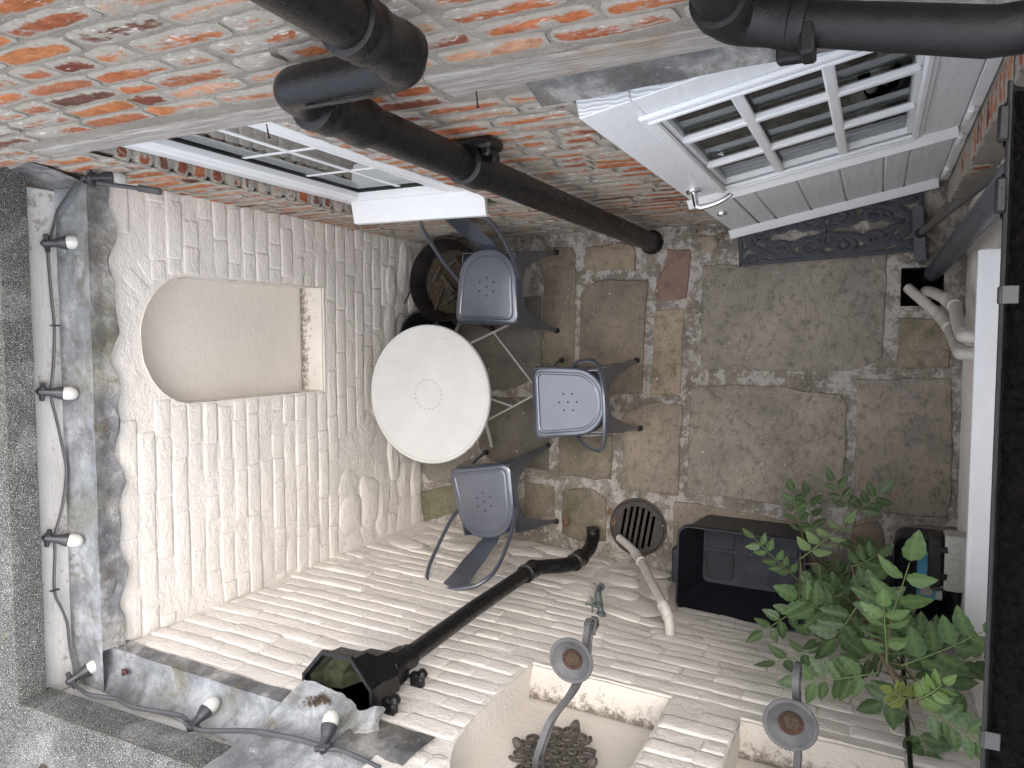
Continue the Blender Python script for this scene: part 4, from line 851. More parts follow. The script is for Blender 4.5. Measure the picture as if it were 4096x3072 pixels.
# drain hole, round grate
dg = thing('drain_gully', 'square open drain hole with dark leaf litter inside', 'drain', (.2165, -.168, 0))
mb = MB(); x0, x1, y0, y1 = DH
mb.loft([[(x0, y0, z), (x1, y0, z), (x1, y1, z), (x0, y1, z)] for z in (.003, -.26)], cap1=True); mb.build('shaft', M['void'], dg, smooth=False)
mb = MB(); r = random.Random(3)
for k in range(90):
    a = Vector((r.uniform(x0 + .01, x1 - .01), r.uniform(y0 + .01, y1 - .01), -.20 + r.uniform(0, .05))); d = Vector((r.gauss(0, 1), r.gauss(0, 1), r.gauss(0, .4))).normalized() * r.uniform(.012, .035); w = d.cross(Vector((0, 0, 1))).normalized() * .006
    mb.add([a, a + d * .5 + w, a + d, a + d * .5 - w], [(0, 1, 2, 3)])
mb.build('leaf_litter', M['soil'], dg, kind='stuff', smooth=False)
gr = thing('drain_grate', 'round rusty cast iron drain grate with parallel slots', 'drain cover', (-.975, 1.08, .004))
mb = MB(); R0 = .135; rot = math.radians(80); ca, sa = math.cos(rot), math.sin(rot)
outer = [(R0 * math.cos(2 * math.pi * k / 48), R0 * math.sin(2 * math.pi * k / 48), .016) for k in range(48)]
slots = []
for i in range(6):
    x = (i - 2.5) * .030; h = math.sqrt(.112 ** 2 - x * x) * .98
    ring = [(x - .0075, -h), (x + .0075, -h), (x + .0075, h), (x - .0075, h)]
    slots.append([(p * 1.0, q, .016) for p, q in ring])
rotp = lambda p: (-.975 + p[0] * ca - p[1] * sa, 1.08 + p[0] * sa + p[1] * ca, p[2])
mb.holed([rotp(p) for p in outer], [[rotp(p) for p in s_] for s_ in slots], .012)
mb.loft([[rotp((p[0] * f, p[1] * f, z)) for p in outer] for f, z in ((1, .016), (1.02, .012), (1.03, .004))]); mb.build('grate', M['grate'], gr, angle=30)
mb = MB(); mb.lathe([(.150, .004), (.149, .011), (.140, .012), (.138, .006)], 48, (-.975, 1.08, 0), cap=False); mb.build('frame', M['grate'], gr)
mb = MB(); mb.lathe([(.137, .0052), (0.0, .0052)], 32, (-.975, 1.08, 0)); mb.build('sump', M['void'], gr)  # flat black disc standing in for the darkness below the slots
# tap
tp = thing('tap', 'small verdigris brass garden tap on the cream wall', 'tap', (-1.10, 1.0, .8))
mb = MB(); mb.tube(smooth_path([(-1.17, .995, .85), (-1.12, 1.003, .85), (-1.09, 1.012, .845), (-1.072, 1.02, .82), (-1.068, 1.022, .785)], 5), [.013] * 6 + [.015] * 8 + [.0125] * 7, 14); mb.lathe([(.020, 0), (.022, .012), (.016, .02)], 14, (-1.165, .994, .86), (1, .1, 0))
mb.lathe([(.016, 0), (.016, .01), (.013, .012), (.015, .022)], 14, (-1.068, 1.022, .775), (0, 0, 1)); mb.v = [(a, b + .012, c - .075) for a, b, c in mb.v]; mb.build('body', M['verdigris'], tp)
mb = MB(); mb.lathe([(.014, 0), (.015, .02), (.010, .024), (.009, .045)], 12, (-1.115, 1.005, .855), (.15, .25, 1)); a = Vector((-1.107, 1.017, .903)); mb.tube([a - Vector((.0, .028, -.004)), a + Vector((0, .028, -.004))], .0042, 8); mb.tube([a - Vector((.026, 0, 0)), a + Vector((.026, 0, 0))], .0042, 8)
for d in ((0, .028, -.004), (0, -.028, .004), (.026, 0, 0), (-.026, 0, 0)): mb.lathe([(0, -.006), (.0065, 0), (0, .006)], 8, a + Vector(d))
mb.v = [(a, b + .012, c - .075) for a, b, c in mb.v]; mb.build('cross_handle', M['verdigris'], tp)
# gutter under the camera with its black elbow
gt = thing('gutter', 'black plastic gutter full of dark debris at the near roof edge', 'gutter', (-.4, -.215, 2.36))
gy, gz, grd = -.215, 2.425, .057
def gprof(r, n=14): return [(gy + r * math.cos(math.pi * k / n), gz - r * math.sin(math.pi * k / n)) for k in range(n + 1)]
P = gprof(grd) + [(y, z) for y, z in reversed(gprof(grd - .003))]
mb = MB(); mb.loft([[(x, y, z) for y, z in P] for x in lin(-1.45, .36, .1)], cap0=True, cap1=True); mb.tube([(-1.45, gy + grd - .001, gz), (.36, gy + grd - .001, gz)], .0035, 8); mb.build('channel', M['blackplastic'], gt)
mb = MB(); xs = lin(-1.44, .35, .012); ysg = lin(gy - .053, gy + .052, .012)
sheet(mb, xs, ysg, lambda x, y: (x, y, gz - .020 - .05 * ((y - gy) / .055) ** 4 * .3 + .009 * fn(x * 40, y * 40) + .006 * fn(x * 120, y * 120, 3))); mb.build('silt', M['soil'], gt, kind='stuff')
for x in (.060, -.245 - .35 + .0):
    mb = MB(); mb.box((x, gy + grd + .001, gz - .004), (.026, .005, .022), None, .002); mb.box((x, gy + grd - .009, gz + .004), (.026, .024, .003), None, .001); mb.build('clip', M['clip'], gt)
for x in (.30, .20):
    mb = MB(); mb.loft([[(xx, gy + (y - gy) * k, gz + .001 + (z - gz) * k) for y, z in gprof(grd)] for xx, k in ((x - .03, 1.01), (x - .03, 1.09), (x + .03, 1.09), (x + .03, 1.01))], closed=False); mb.box((x, gy + grd + .006, gz + .004), (.05, .014, .018), None, .003); mb.build('union_bracket', M['blackplastic'], gt)
oe = thing('overflow_pipe', 'black plastic elbow pipe running from the wall into the gutter end', 'pipe', (.47, .05, 2.38))
mb = MB(); mb.tube([(.437, -.20, 2.405), (.437, -.135, 2.405), (.503, .155, 2.405)], [.036, .036, .034], 28); mb.build('pipe', M['blackplastic'], oe)
mb = MB(); mb.tube(smooth_path([(.495, .12, 2.405), (.507, .175, 2.408), (.511, .215, 2.425), (.511, .228, 2.455), (.511, .232, 2.50)], 6), .039, 26)
ringprof(mb, (.493, .112, 2.405), (.503, .158, 2.405), .036, [(0, 1), (.03, 1.16), (.5, 1.16), (.55, 1.1), (1, 1.1)], 26); ringprof(mb, (.511, .230, 2.455), (.511, .232, 2.515), .036, [(0, 1.08), (.3, 1.1), (.35, 1.2), (.97, 1.2), (1, .95)], 26); mb.build('elbow', M['blackplastic'], oe)
mb = MB(); mb.tube([(.511, .231, 2.47), (.511, .233, 2.9), (.511, .235, 3.5)], .034, 26); mb.build('pipe', M['blackplastic'], oe)
mb = MB(); mb.box((.458, .135, 2.385), (.03, .05, .03), None, .005); mb.box((.462, .11, 2.41), (.05, .022, .06), None, .004); mb.build('pipe_clip', M['blackplastic'], oe)
# ---------------------------------------------------------------- bistro table
TX, TY, TZ = -.270, 1.897, .712
tb = thing('bistro_table', 'round white folding bistro table with a ring of small holes', 'table', (TX, TY, 0))
mb = MB(); R = .328; sg = 72
circ = lambda r, z, n=sg: [(TX + r * math.cos(2 * math.pi * k / n), TY + r * math.sin(2 * math.pi * k / n), z) for k in range(n)]
mb.loft([circ(R - .004, TZ - .024), circ(R, TZ - .020), circ(R + .001, TZ - .006), circ(R - .003, TZ), circ(R - .012, TZ), circ(R - .016, TZ - .0035), circ(R - .022, TZ - .004)])
holes = []
for k in range(20):
    a = 2 * math.pi * k / 20; holes.append([(TX + .070 * math.cos(a) + .0030 * math.cos(b), TY + .072 * math.sin(a) + .0030 * math.sin(b), TZ - .004) for b in [2 * math.pi * j / 8 for j in range(8)]])
mb.holed(circ(R - .022, TZ - .004), holes, .006); mb.build('tabletop', M['tablewhite'], tb, angle=30)
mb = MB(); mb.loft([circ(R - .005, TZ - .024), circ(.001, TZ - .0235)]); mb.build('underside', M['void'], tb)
def leg(a, b, w=.022, h=.010):
    mb = MB(); mb.bar(a, b, w, h, (0, 0, 1), .003); e = Vector(b); mb.lathe([(0, .007), (.008, .006), (.009, 0)], 10, e + (Vector(a) - e).normalized() * .02 + Vector((0, 0, .005))); mb.build('leg', M['tablewhite'], tb)
leg((-.03, 1.70, .70), (-.615, 1.922, .006)); leg((-.50, 2.02, .69), (.10, 2.12, .006)); leg((-.10, 2.12, .69), (-.52, 2.20, .006))
for a, b, w in (((-.437, 1.842, .20), (-.26, 1.505, .20), .009), ((-.085, 2.075, .20), (.115, 1.60, .20), .011), ((.023, 1.811, .20), (-.25, 1.575, .20), .008), ((-.363, 1.694, .20), (-.30, 1.93, .20), .009), ((-.50, 1.87, .22), (-.41, 1.98, .40), .010)):
    mb = MB(); mb.bar(a, b, w, .008, (0, 0, 1), .002); mb.build('crossbar', M['tablewhite'], tb)
# ---------------------------------------------------------------- steel chairs
def seat_outline(off, z, n=10):
    hw, f, b = .170 - off, .180 - off, -.182 + off; rf, rb = max(.045 - off * .6, .006), max(.145 - off, .02); out = []
    for cx, cy, r, a0 in ((hw - rf, f - rf, rf, 0), (-hw + rf, f - rf, rf, 90), (-hw + .012 + rb, b + rb, rb, 180), (hw - .012 - rb, b + rb, rb, 270)):
        for k in range(n + 1):
            a = math.radians(a0 + 90 * k / n); out.append((cx + r * math.cos(a), cy + r * math.sin(a), z))
    return out
def make_chair(label):
    t = thing('metal_chair', label, 'chair', (0, 0, 0), 0, 'grey steel cafe chairs'); st = M['steel']
    mb = MB(); Z = .452
    mb.loft([seat_outline(-.003, Z - .055), seat_outline(-.002, Z - .014), seat_outline(.001, Z - .005), seat_outline(.008, Z), seat_outline(.021, Z), seat_outline(.025, Z - .004), seat_outline(.031, Z - .005), seat_outline(.037, Z - .0025)])
    hs_ = []
    for (x, y) in [(0, 0)] + [(.044 * math.cos(math.radians(90 + 60 * k)), .044 * math.sin(math.radians(90 + 60 * k))) for k in range(6)]:
        hs_.append([(x + .0042 * math.cos(b), y + .0042 * math.sin(b), Z - .0025) for b in [2 * math.pi * j / 10 for j in range(10)]])
    mb.holed(seat_outline(.037, Z - .0025), hs_, .01); mb.build('seat', st, t, angle=35)
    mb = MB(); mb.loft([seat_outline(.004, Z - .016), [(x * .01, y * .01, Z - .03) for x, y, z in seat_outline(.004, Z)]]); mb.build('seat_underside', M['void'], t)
    top = {(1, 1): (.165, .172), (-1, 1): (-.165, .172), (1, -1): (.145, -.165), (-1, -1): (-.145, -.165)}
    ft = {(1, 1): (.200, .212), (-1, 1): (-.200, .212), (1, -1): (.181, -.215), (-1, -1): (-.181, -.215)}
    def cor(k, z):
        q = 1 - z / .44; q = q ** .85 if q > 0 else 0; a, b = top[k], ft[k]; return Vector((a[0] + (b[0] - a[0]) * q, a[1] + (b[1] - a[1]) * q, z))
    for k in top:
        mb = MB(); loops = []
        for i in range(13):
            z = .440 - (.440 - .022) * i / 12; c = cor(k, z); w = .018 + .085 * (1 - i / 12) ** 1.5; sx, sy = -k[0], -k[1]
            rr = .010; pr = []
            for o in (0, .0045):
                A = [(w, o), (w * .55, o - .003 * (o == 0) * math.sin(i / 12 * math.pi)), (rr, o), (rr * .3 + o * .7, rr * .3 + o * .7), (o, rr), (o - .003 * (o == 0) * math.sin(i / 12 * math.pi), w * .55), (o, w)]
                pr += A if o == 0 else A[::-1]
            loops.append([c + Vector((sx * a, sy * b, 0)) for a, b in pr])
        mb.loft(loops, cap0=True, cap1=True); lg_ = mb.build('leg', st, t, angle=50)
        c = cor(k, 0); mb = MB(); q = c + Vector((-k[0] * .008, -k[1] * .008, 0)); mb.lathe([(.0135, 0), (.0145, .003), (.0125, .026), (.010, .028)], 12, q); mb.build('foot_cap', M['rubber'], lg_)
    for a, b in (((1, 1), (-1, 1)), ((1, -1), (-1, -1)), ((1, 1), (1, -1)), ((-1, 1), (-1, -1))):
        mb = MB(); n = 18; rows = 5; L_ = []
        for r_ in range(rows + 1):
            row = []
            for i in range(n + 1):
                s_ = i / n; zb = .385 - .17 * abs(2 * s_ - 1) ** 2.6; z = .440 + (zb - .440) * r_ / rows
                row.append(cor(a, z).lerp(cor(b, z), s_) + Vector((0, 0, 0)))
            L_.append(row)
        mb.loft(L_, closed=False); mb.tube(L_[-1], .0028, 6); mb.build('apron', st, t)
    mb = MB(); H = [(.168, -.035, .425), (.176, -.050, .452), (.186, -.095, .520), (.193, -.165, .615), (.190, -.232, .715), (.170, -.276, .785), (.120, -.304, .830), (.06, -.313, .846), (0, -.316, .850)]
    path = smooth_path(H + [(-x, y, z) for x, y, z in reversed(H[:-1])], 5); n = len(path)
    mb.tube(path, [.0095 + .003 * max(0, 1 - min(i, n - 1 - i) / 5) for i in range(n)], 12); mb.build('back_hoop', st, t)
    mb = MB(); C_ = smooth_path([(0, -.172, .425), (0, -.187, .440), (0, -.200, .475), (0, -.225, .56), (0, -.262, .68), (0, -.298, .80), (0, -.311, .842)], 4); m = len(C_); L_ = []
    for i, p in enumerate(C_):
        w = .046 + .026 * (i / (m - 1)) + .003 * math.sin(i); d = (C_[min(i + 1, m - 1)] - C_[max(i - 1, 0)]).normalized(); nn = Vector((1, 0, 0)).cross(d).normalized() * .0012
        e = nn * -5 if 4 < i < m - 1 else nn * 0
        L_.append([p + Vector((-w, 0, 0)) + nn + e * .6, p + Vector((-w * .9, 0, 0)) + nn, p + Vector((-w * .55, 0, 0)) + nn, p + Vector((-w * .5, 0, 0)) + nn + e * .5 * (m * .35 < i < m * .9), p + Vector((w * .5, 0, 0)) + nn + e * .5 * (m * .35 < i < m * .9), p + Vector((w * .55, 0, 0)) + nn, p + Vector((w * .9, 0, 0)) + nn, p + Vector((w, 0, 0)) + nn + e * .6, p + Vector((w, 0, 0)) - nn, p + Vector((-w, 0, 0)) - nn])
    mb.loft(L_, cap0=True, cap1=True); mb.build('back_splat', st, t, angle=40)
    return t
ch = make_chair('grey metal chair with its back to the camera, between table and open paving')
ch2 = copy_tree(ch); ch3 = copy_tree(ch)
ch.location = (-.302, 1.285, .016); ch.rotation_euler.z = math.radians(3.2)
ch2.location = (.244, 1.712, .016); ch2.rotation_euler.z = math.radians(88); ch2['label'] = 'grey metal chair with its back against the red brick wall under the window'
ch3.location = (-.815, 1.730, .016); ch3.rotation_euler.z = math.radians(-80.5); ch3['label'] = 'grey metal chair leaning its back towards the cream side wall'
# ---------------------------------------------------------------- fire bowl, bucket, rod
fb = thing('fire_bowl', 'rusty blued steel fire bowl of ash in the corner behind the chair', 'fire bowl', (.300, 2.075, 0))
bo = (.300, 2.075); ov = lambda a: 1 + .03 * math.cos(2 * a + .6) + .01 * fn(math.cos(a) * 2, math.sin(a) * 2)
mb = MB(); mb.lathe([(.11, .02), (.155, .05), (.19, .13), (.206, .25), (.210, .272), (.214, .276), (.210, .280), (.203, .270), (.185, .20), (.165, .165), (.10, .15), (0, .15)], 48, (*bo, 0), None, ov); mb.build('bowl', M['firebowl'], fb)
mb = MB(); xs = lin(-.17, .17, .012)
sheet(mb, xs, xs, lambda x, y: (bo[0] + x, bo[1] + y, .182 + .010 * fn(x * 25, y * 25) + .007 * fn(x * 80, y * 80) - .25 * max(0, math.hypot(x, y) - .14)), lambda x, y: math.hypot(x, y) > .172); mb.build('ash', M['sand'], fb, kind='stuff')
r = random.Random(9)
SL = ['charred flat stick across the middle of the fire bowl', 'long charred stick nearest the bucket in the fire bowl', 'thick charred stick in the middle of the ash of the fire bowl', 'broad dark charred wood piece beside the chair seat in the fire bowl', 'charred wood chunk at the brick wall side of the fire bowl', 'pale thin charred stick at the table side of the fire bowl']
for k, (a, b, w) in enumerate((((.26, 2.12, .205), (.15, 2.17, .20), .018), ((.20, 2.05, .215), (.30, 2.10, .21), .02), ((.33, 2.12, .205), (.24, 2.04, .215), .022), ((.38, 2.10, .2), (.42, 2.02, .21), .03), ((.30, 2.18, .21), (.38, 2.13, .21), .025), ((.17, 2.12, .21), (.22, 2.03, .22), .016))):
    mb = MB(); A, B = Vector(a), Vector(b); pts = [A.lerp(B, i / 5) + Vector((fn(k, i), fn(k, i, 3), fn(k, i, 6))) * .005 for i in range(6)]
    mb.tube(pts, [w * .45 * (1 + .25 * fn(k * 3, i)) for i in range(6)], 7, flat=.7)
    solo('charred_stick', mb, M['stick'], SL[k], 'firewood', 'charred sticks in the fire bowl')
bk = thing('bucket', 'round black bucket half hidden behind the white table', 'bucket', (.005, 2.235, 0))
mb = MB(); mb.lathe([(.10, 0), (.128, .22), (.130, .235), (.138, .238), (.140, .246), (.136, .252), (.128, .249), (.124, .236), (.116, .16), (.118, .155), (.096, .02), (0, .016)], 44, (.005, 2.235, 0)); mb.build('pail', M['crate'], bk)
mb = MB(); mb.tube(smooth_path([(.10, 2.33, .235), (.13, 2.366, .25), (.06, 2.378, .275), (-.03, 2.376, .27), (-.085, 2.362, .245), (-.12, 2.31, .225)], 6), .0022, 6); mb.build('wire_handle', M['clip'], bk)
mb = MB(); mb.tube([(.185, 2.345, .235), (.345, 2.29, .18), (.452, 2.285, .11)], .0038, 8); solo('thin_rod', mb, M['black'], 'thin black rod lying between the painted stones and the fire bowl', 'rod')
# ---------------------------------------------------------------- doormat, broom
mt = thing('doormat', 'dark rubber doormat of open scrollwork below the white door', 'doormat', (.48, .21, 0))
c0, c1, c2, c3 = [Vector((x, y, 0)) for x, y in MAT]
def mp(s_, t_, z=.018):                                   # s along the long side 0..1, t across 0..1
    p = c0.lerp(c1, s_).lerp(c3.lerp(c2, s_), t_); return Vector((p.x, p.y, z))
def ribbon(mb, pts, w, z=.022, th=.010):
    P = smooth_path([mp(a, b, z) for a, b in pts], 6); n = len(P); L_ = []
    for i, p in enumerate(P):
        d = (P[min(i + 1, n - 1)] - P[max(i - 1, 0)]).normalized(); q = d.cross(Vector((0, 0, 1))); t = i / (n - 1); ww = (w if isinstance(w, (int, float)) else w[0] + (w[1] - w[0]) * t) / 2
        L_.append([p + q * ww - Vector((0, 0, th)), p + q * ww - Vector((0, 0, .002)), p + q * ww * .5, p - q * ww * .5, p - q * ww - Vector((0, 0, .002)), p - q * ww - Vector((0, 0, th))])
    mb.loft(L_, cap0=True, cap1=True)
mb = MB()
for pts, w in (([(0, .03), (1, .03)], .02), ([(0, .97), (1, .97)], .02), ([(.012, 0), (.012, 1)], .020), ([(.988, 0), (.988, 1)], .020)): ribbon(mb, pts, w)
mb.build('border', M['mat'], mt)
mb = MB(); rm = random.Random(2)
el = [(.5 + .44 * math.cos(a), .5 + .44 * math.sin(a)) for a in [2 * math.pi * k / 28 for k in range(29)]]; ribbon(mb, el, .036, .023)
def spiral(cx, cy, r0, r1, a0, turns, n=14): return [(cx + (r0 + (r1 - r0) * k / n) * math.cos(a0 + turns * 2 * math.pi * k / n) * .42, cy + (r0 + (r1 - r0) * k / n) * math.sin(a0 + turns * 2 * math.pi * k / n)) for k in range(n + 1)]
for sx in (1, -1):
    for sy in (1, -1):
        f = lambda L_: [(.5 + sx * (a - .5), .5 + sy * (b - .5)) for a, b in L_]
        ribbon(mb, f([(.5, .53), (.58, .60), (.68, .66), (.78, .64), (.85, .55), (.90, .5)]), (.020, .030), .0245)
        ribbon(mb, f([(.52, .80), (.56, .66), (.63, .60), (.73, .78), (.82, .70), (.84, .60)]), (.030, .016), .025)
        ribbon(mb, f(spiral(.585, .78, .15, .03, -1.2, 1.35)), (.028, .016), .0255)
        ribbon(mb, f(spiral(.76, .70, .13, .04, 2.2, 1.1)), (.024, .014), .026)
        for k in range(5):
            x = .62 + .06 * k; ribbon(mb, f([(x, .9 - .012 * k * k * .5), (x + .02, .80 - .01 * k), (x + .005, .70)]), (.020, .008), .024)
        ribbon(mb, f([(.98, .98), (.93, .90), (.88, .84), (.84, .78)]), (.03, .03), .0245); ribbon(mb, f([(.98, .72), (.95, .66), (.93, .6)]), (.02, .014), .0235); ribbon(mb, f([(.80, .98), (.88, .90), (.90, .8)]), (.02, .014), .0238)
        ribbon(mb, f(spiral(.935, .88, .12, .03, .5, 1.2)), (.016, .010), .026)
        ribbon(mb, f([(.5, .98), (.54, .90), (.60, .94), (.7, .955), (.8, .95)]), (.024, .012), .0242); ribbon(mb, f([(.5, .5), (.515, .62), (.52, .7), (.5, .78)]), (.016, .016), .0252)
mb.build('scrollwork', M['mat'], mt)
mb = MB(); br = thing('broom', 'black broom head down on the paving with its handle against the wall', 'broom', (.427, -.145, 0))
ba, bb = Vector((.541, -.135, .145)), Vector((.311, -.155, .145)); bd = (bb - ba).normalized()
mb.bar(ba, bb, .046, .036, (0, 0, 1), .006)
for k in range(26):
    p = ba.lerp(bb, .03 + .94 * k / 25); mb.box(p + Vector((0, 0, .019)), (.0045, .040, .002), Matrix.Rotation(math.atan2(bd.y, bd.x), 3, 'Z'))
mb.build('head', M['greypipe'], br)
mb = MB(); r = random.Random(6)
for k in range(700):
    p = ba.lerp(bb, r.uniform(.02, .98)) + Vector((0, r.uniform(-.018, .018), -.015)); e = p + Vector((r.gauss(0, .012), r.gauss(-.010, .016), -.118)); w = Vector((.0012, 0, 0))
    mb.add([p - w, p + w, e + w * .5, e - w * .5], [(0, 1, 2, 3)])
mb.build('bristles', M['bristle'], br, kind='stuff', smooth=False)
mb = MB(); ha, hb = Vector((.426, -.146, .155)), Vector((.459, -.305, 1.30)); mb.tube([ha, ha.lerp(hb, .5), hb], [.0145, .0125, .0125], 14); mb.build('handle', M['darkwood'], br)
mb = MB(); mb.lathe([(.022, 0), (.020, .02), (.0165, .06), (.0145, .062)], 16, ha - Vector((0, 0, .004)), (hb - ha).normalized()); mb.build('socket', M['rubber'], br)
# ---------------------------------------------------------------- storage boxes, carton, junction box
def rrect(cx, cy, lx, ly, r, z, n=5, rotz=0.0):
    out = []; ca_, sa_ = math.cos(rotz), math.sin(rotz)
    for qx, qy, a0 in ((1, 1, 0), (-1, 1, 90), (-1, -1, 180), (1, -1, 270)):
        for k in range(n + 1):
            a = math.radians(a0 + 90 * k / n); x, y = qx * (lx / 2 - r) + r * math.cos(a), qy * (ly / 2 - r) + r * math.sin(a); out.append((cx + x * ca_ - y * sa_, cy + x * sa_ + y * ca_, z))
    return out
def storage_box(label, cx, cy, LX, LY, H, rot, floor=True):
    t = thing('storage_box', label, 'storage box', (cx, cy, 0)); q = lambda f, z, r=.04, d=0: rrect(cx, cy, LX * f - d, LY * f - d, r, z, 5, rot)
    mb = MB(); mb.loft([q(.86, .012), q(.87, .03), q(.95, H - .05), q(.955, H - .04), q(1.0, H - .038, .05), q(1.0, H - .004, .05), q(.99, H, .05), q(.965, H, .045), q(.955, H - .006, .045), q(.93, H - .05, .04), q(.85, .03, .035), q(.83, .022, .03)], cap0=True); mb.build('tub', M['crate'], t, angle=35)
    mb = MB(); mb.loft([q(.84, .022, .03), q(.80, .020, .03), q(.01, .020, .001)]); mb.build('tub_floor', M['palefloor'], t)
    ca_, sa_ = math.cos(rot), math.sin(rot)
    for sx in (-1, 1):
        for sy in (-1, 1):
            x, y = sx * LX * .19, sy * LY * .265; mb = MB(); X, Y = cx + x * ca_ - y * sa_, cy + x * sa_ + y * ca_
            mb.loft([rrect(X, Y, LX * .33, LY * .24, .012, z, 3, rot) for z in (.021, .027)] + [rrect(X, Y, LX * .33 - .006, LY * .24 - .006, .01, .029, 3, rot)], cap1=True); mb.build('floor_panel', M['palefloor'], t, angle=30)
    for s_ in (-1, 1):
        x, y = 0, s_ * (LY * .5 + .012); mb = MB(); mb.box((cx + x * ca_ - y * sa_, cy + x * sa_ + y * ca_, H - .055), (LX * .42, .032, .05), Matrix.Rotation(rot, 3, 'Z'), .008); mb.build('grip', M['crate'], t)
    for s_ in (-1, 1):
        for k in (-.32, -.2, 0, .12, .32):
            x, y = s_ * LX * .5, k * LY; mb = MB(); mb.box((cx + x * ca_ - y * sa_, cy + x * sa_ + y * ca_, H - .02), (.006, .022, .036), Matrix.Rotation(rot, 3, 'Z'), .002); mb.build('rib', M['crate'], t)
    return t
storage_box('open empty dark plastic storage box beside the round drain grate', -1.043, .515, .395, .545, .395, math.radians(-1.0))
storage_box('black plastic storage box with a printed blue carton, under the junction box', -.99, -.20, .36, .235, .30, 0)
ct = thing('carton', 'blue and white printed carton inside the black box', 'carton', (-1.0, -.225, .03))
mb = MB(); mb.box((-1.0, -.225, .095), (.20, .095, .13), None, .002); mb.build('card_body', M['cartonblue'], ct, smooth=False)
mb = MB(); mb.box((-1.0, -.262, .1605), (.19, .022, .001)); mb.build('white_strip', M['cartonwhite'], ct, smooth=False)
mb = MB(); mb.box((-1.04, -.215, .1606), (.09, .045, .001)); mb.build('picture_patch', M['wastewhite'], ct, smooth=False)
tc_ = bpy.data.curves.new('lettering', 'FONT'); tc_.body = 'BOX'; tc_.size = .030; tc_.align_x = 'CENTER'; tc_.align_y = 'CENTER'; tc_.offset = .0006
to_ = bpy.data.objects.new('lettering', tc_); dgp = bpy.context.evaluated_depsgraph_get(); COL.objects.link(to_); dgp.update()
tm_ = bpy.data.meshes.new_from_object(to_.evaluated_get(bpy.context.evaluated_depsgraph_get())); bpy.data.objects.remove(to_)
tm_.materials.clear(); tm_.materials.append(M['gasket']); to_ = bpy.data.objects.new('lettering', tm_); COL.objects.link(to_); to_.parent = ct
to_.location = Vector((-1.03, -.262, .1618)) - wpos(ct); to_.rotation_euler = (0, 0, math.pi)
jb = thing('junction_box', 'pale grey junction box with a black lid on the wall below the sill', 'junction box', (-.775, -.30, .86))
mb = MB(); mb.box((-.745, -.278, .850), (.185, .116, .10), None, .006)
mb.build('housing', M['jgrey'], jb, angle=30)
for k in (-1, 0, 1):
    mb = MB(); mb.lathe([(.019, .0), (.019, .003), (.017, .0035), (.0165, .001), (0, .001)], 18, (-.745 + k * .050, -.246, .9005)); mb.build('knockout', M['jgrey'], jb)
mb = MB(); mb.box((-.745, -.198, .850), (.175, .044, .095), None, .012); mb.box((-.70, -.215, .899), (.02, .03, .008), None, .002); mb.box((-.79, -.215, .899), (.02, .03, .008), None, .002); mb.build('lid', M['blackplastic'], jb)
mb = MB(); mb.tube(smooth_path([(-.73, -.235, .86), (-.74, -.20, .80), (-.80, -.19, .74), (-.90, -.20, .66), (-.95, -.25, .5)], 6), .006, 8); mb.build('flex', M['cable'], jb)
mb = MB(); mb.tube([(-1.155, -.115, .3), (-1.158, -.113, 1.1), (-1.150, -.110, 2.4)], .0075, 8); solo('black_cable', mb, M['black'], 'straight black cable running down the cream wall behind the plant', 'cable')
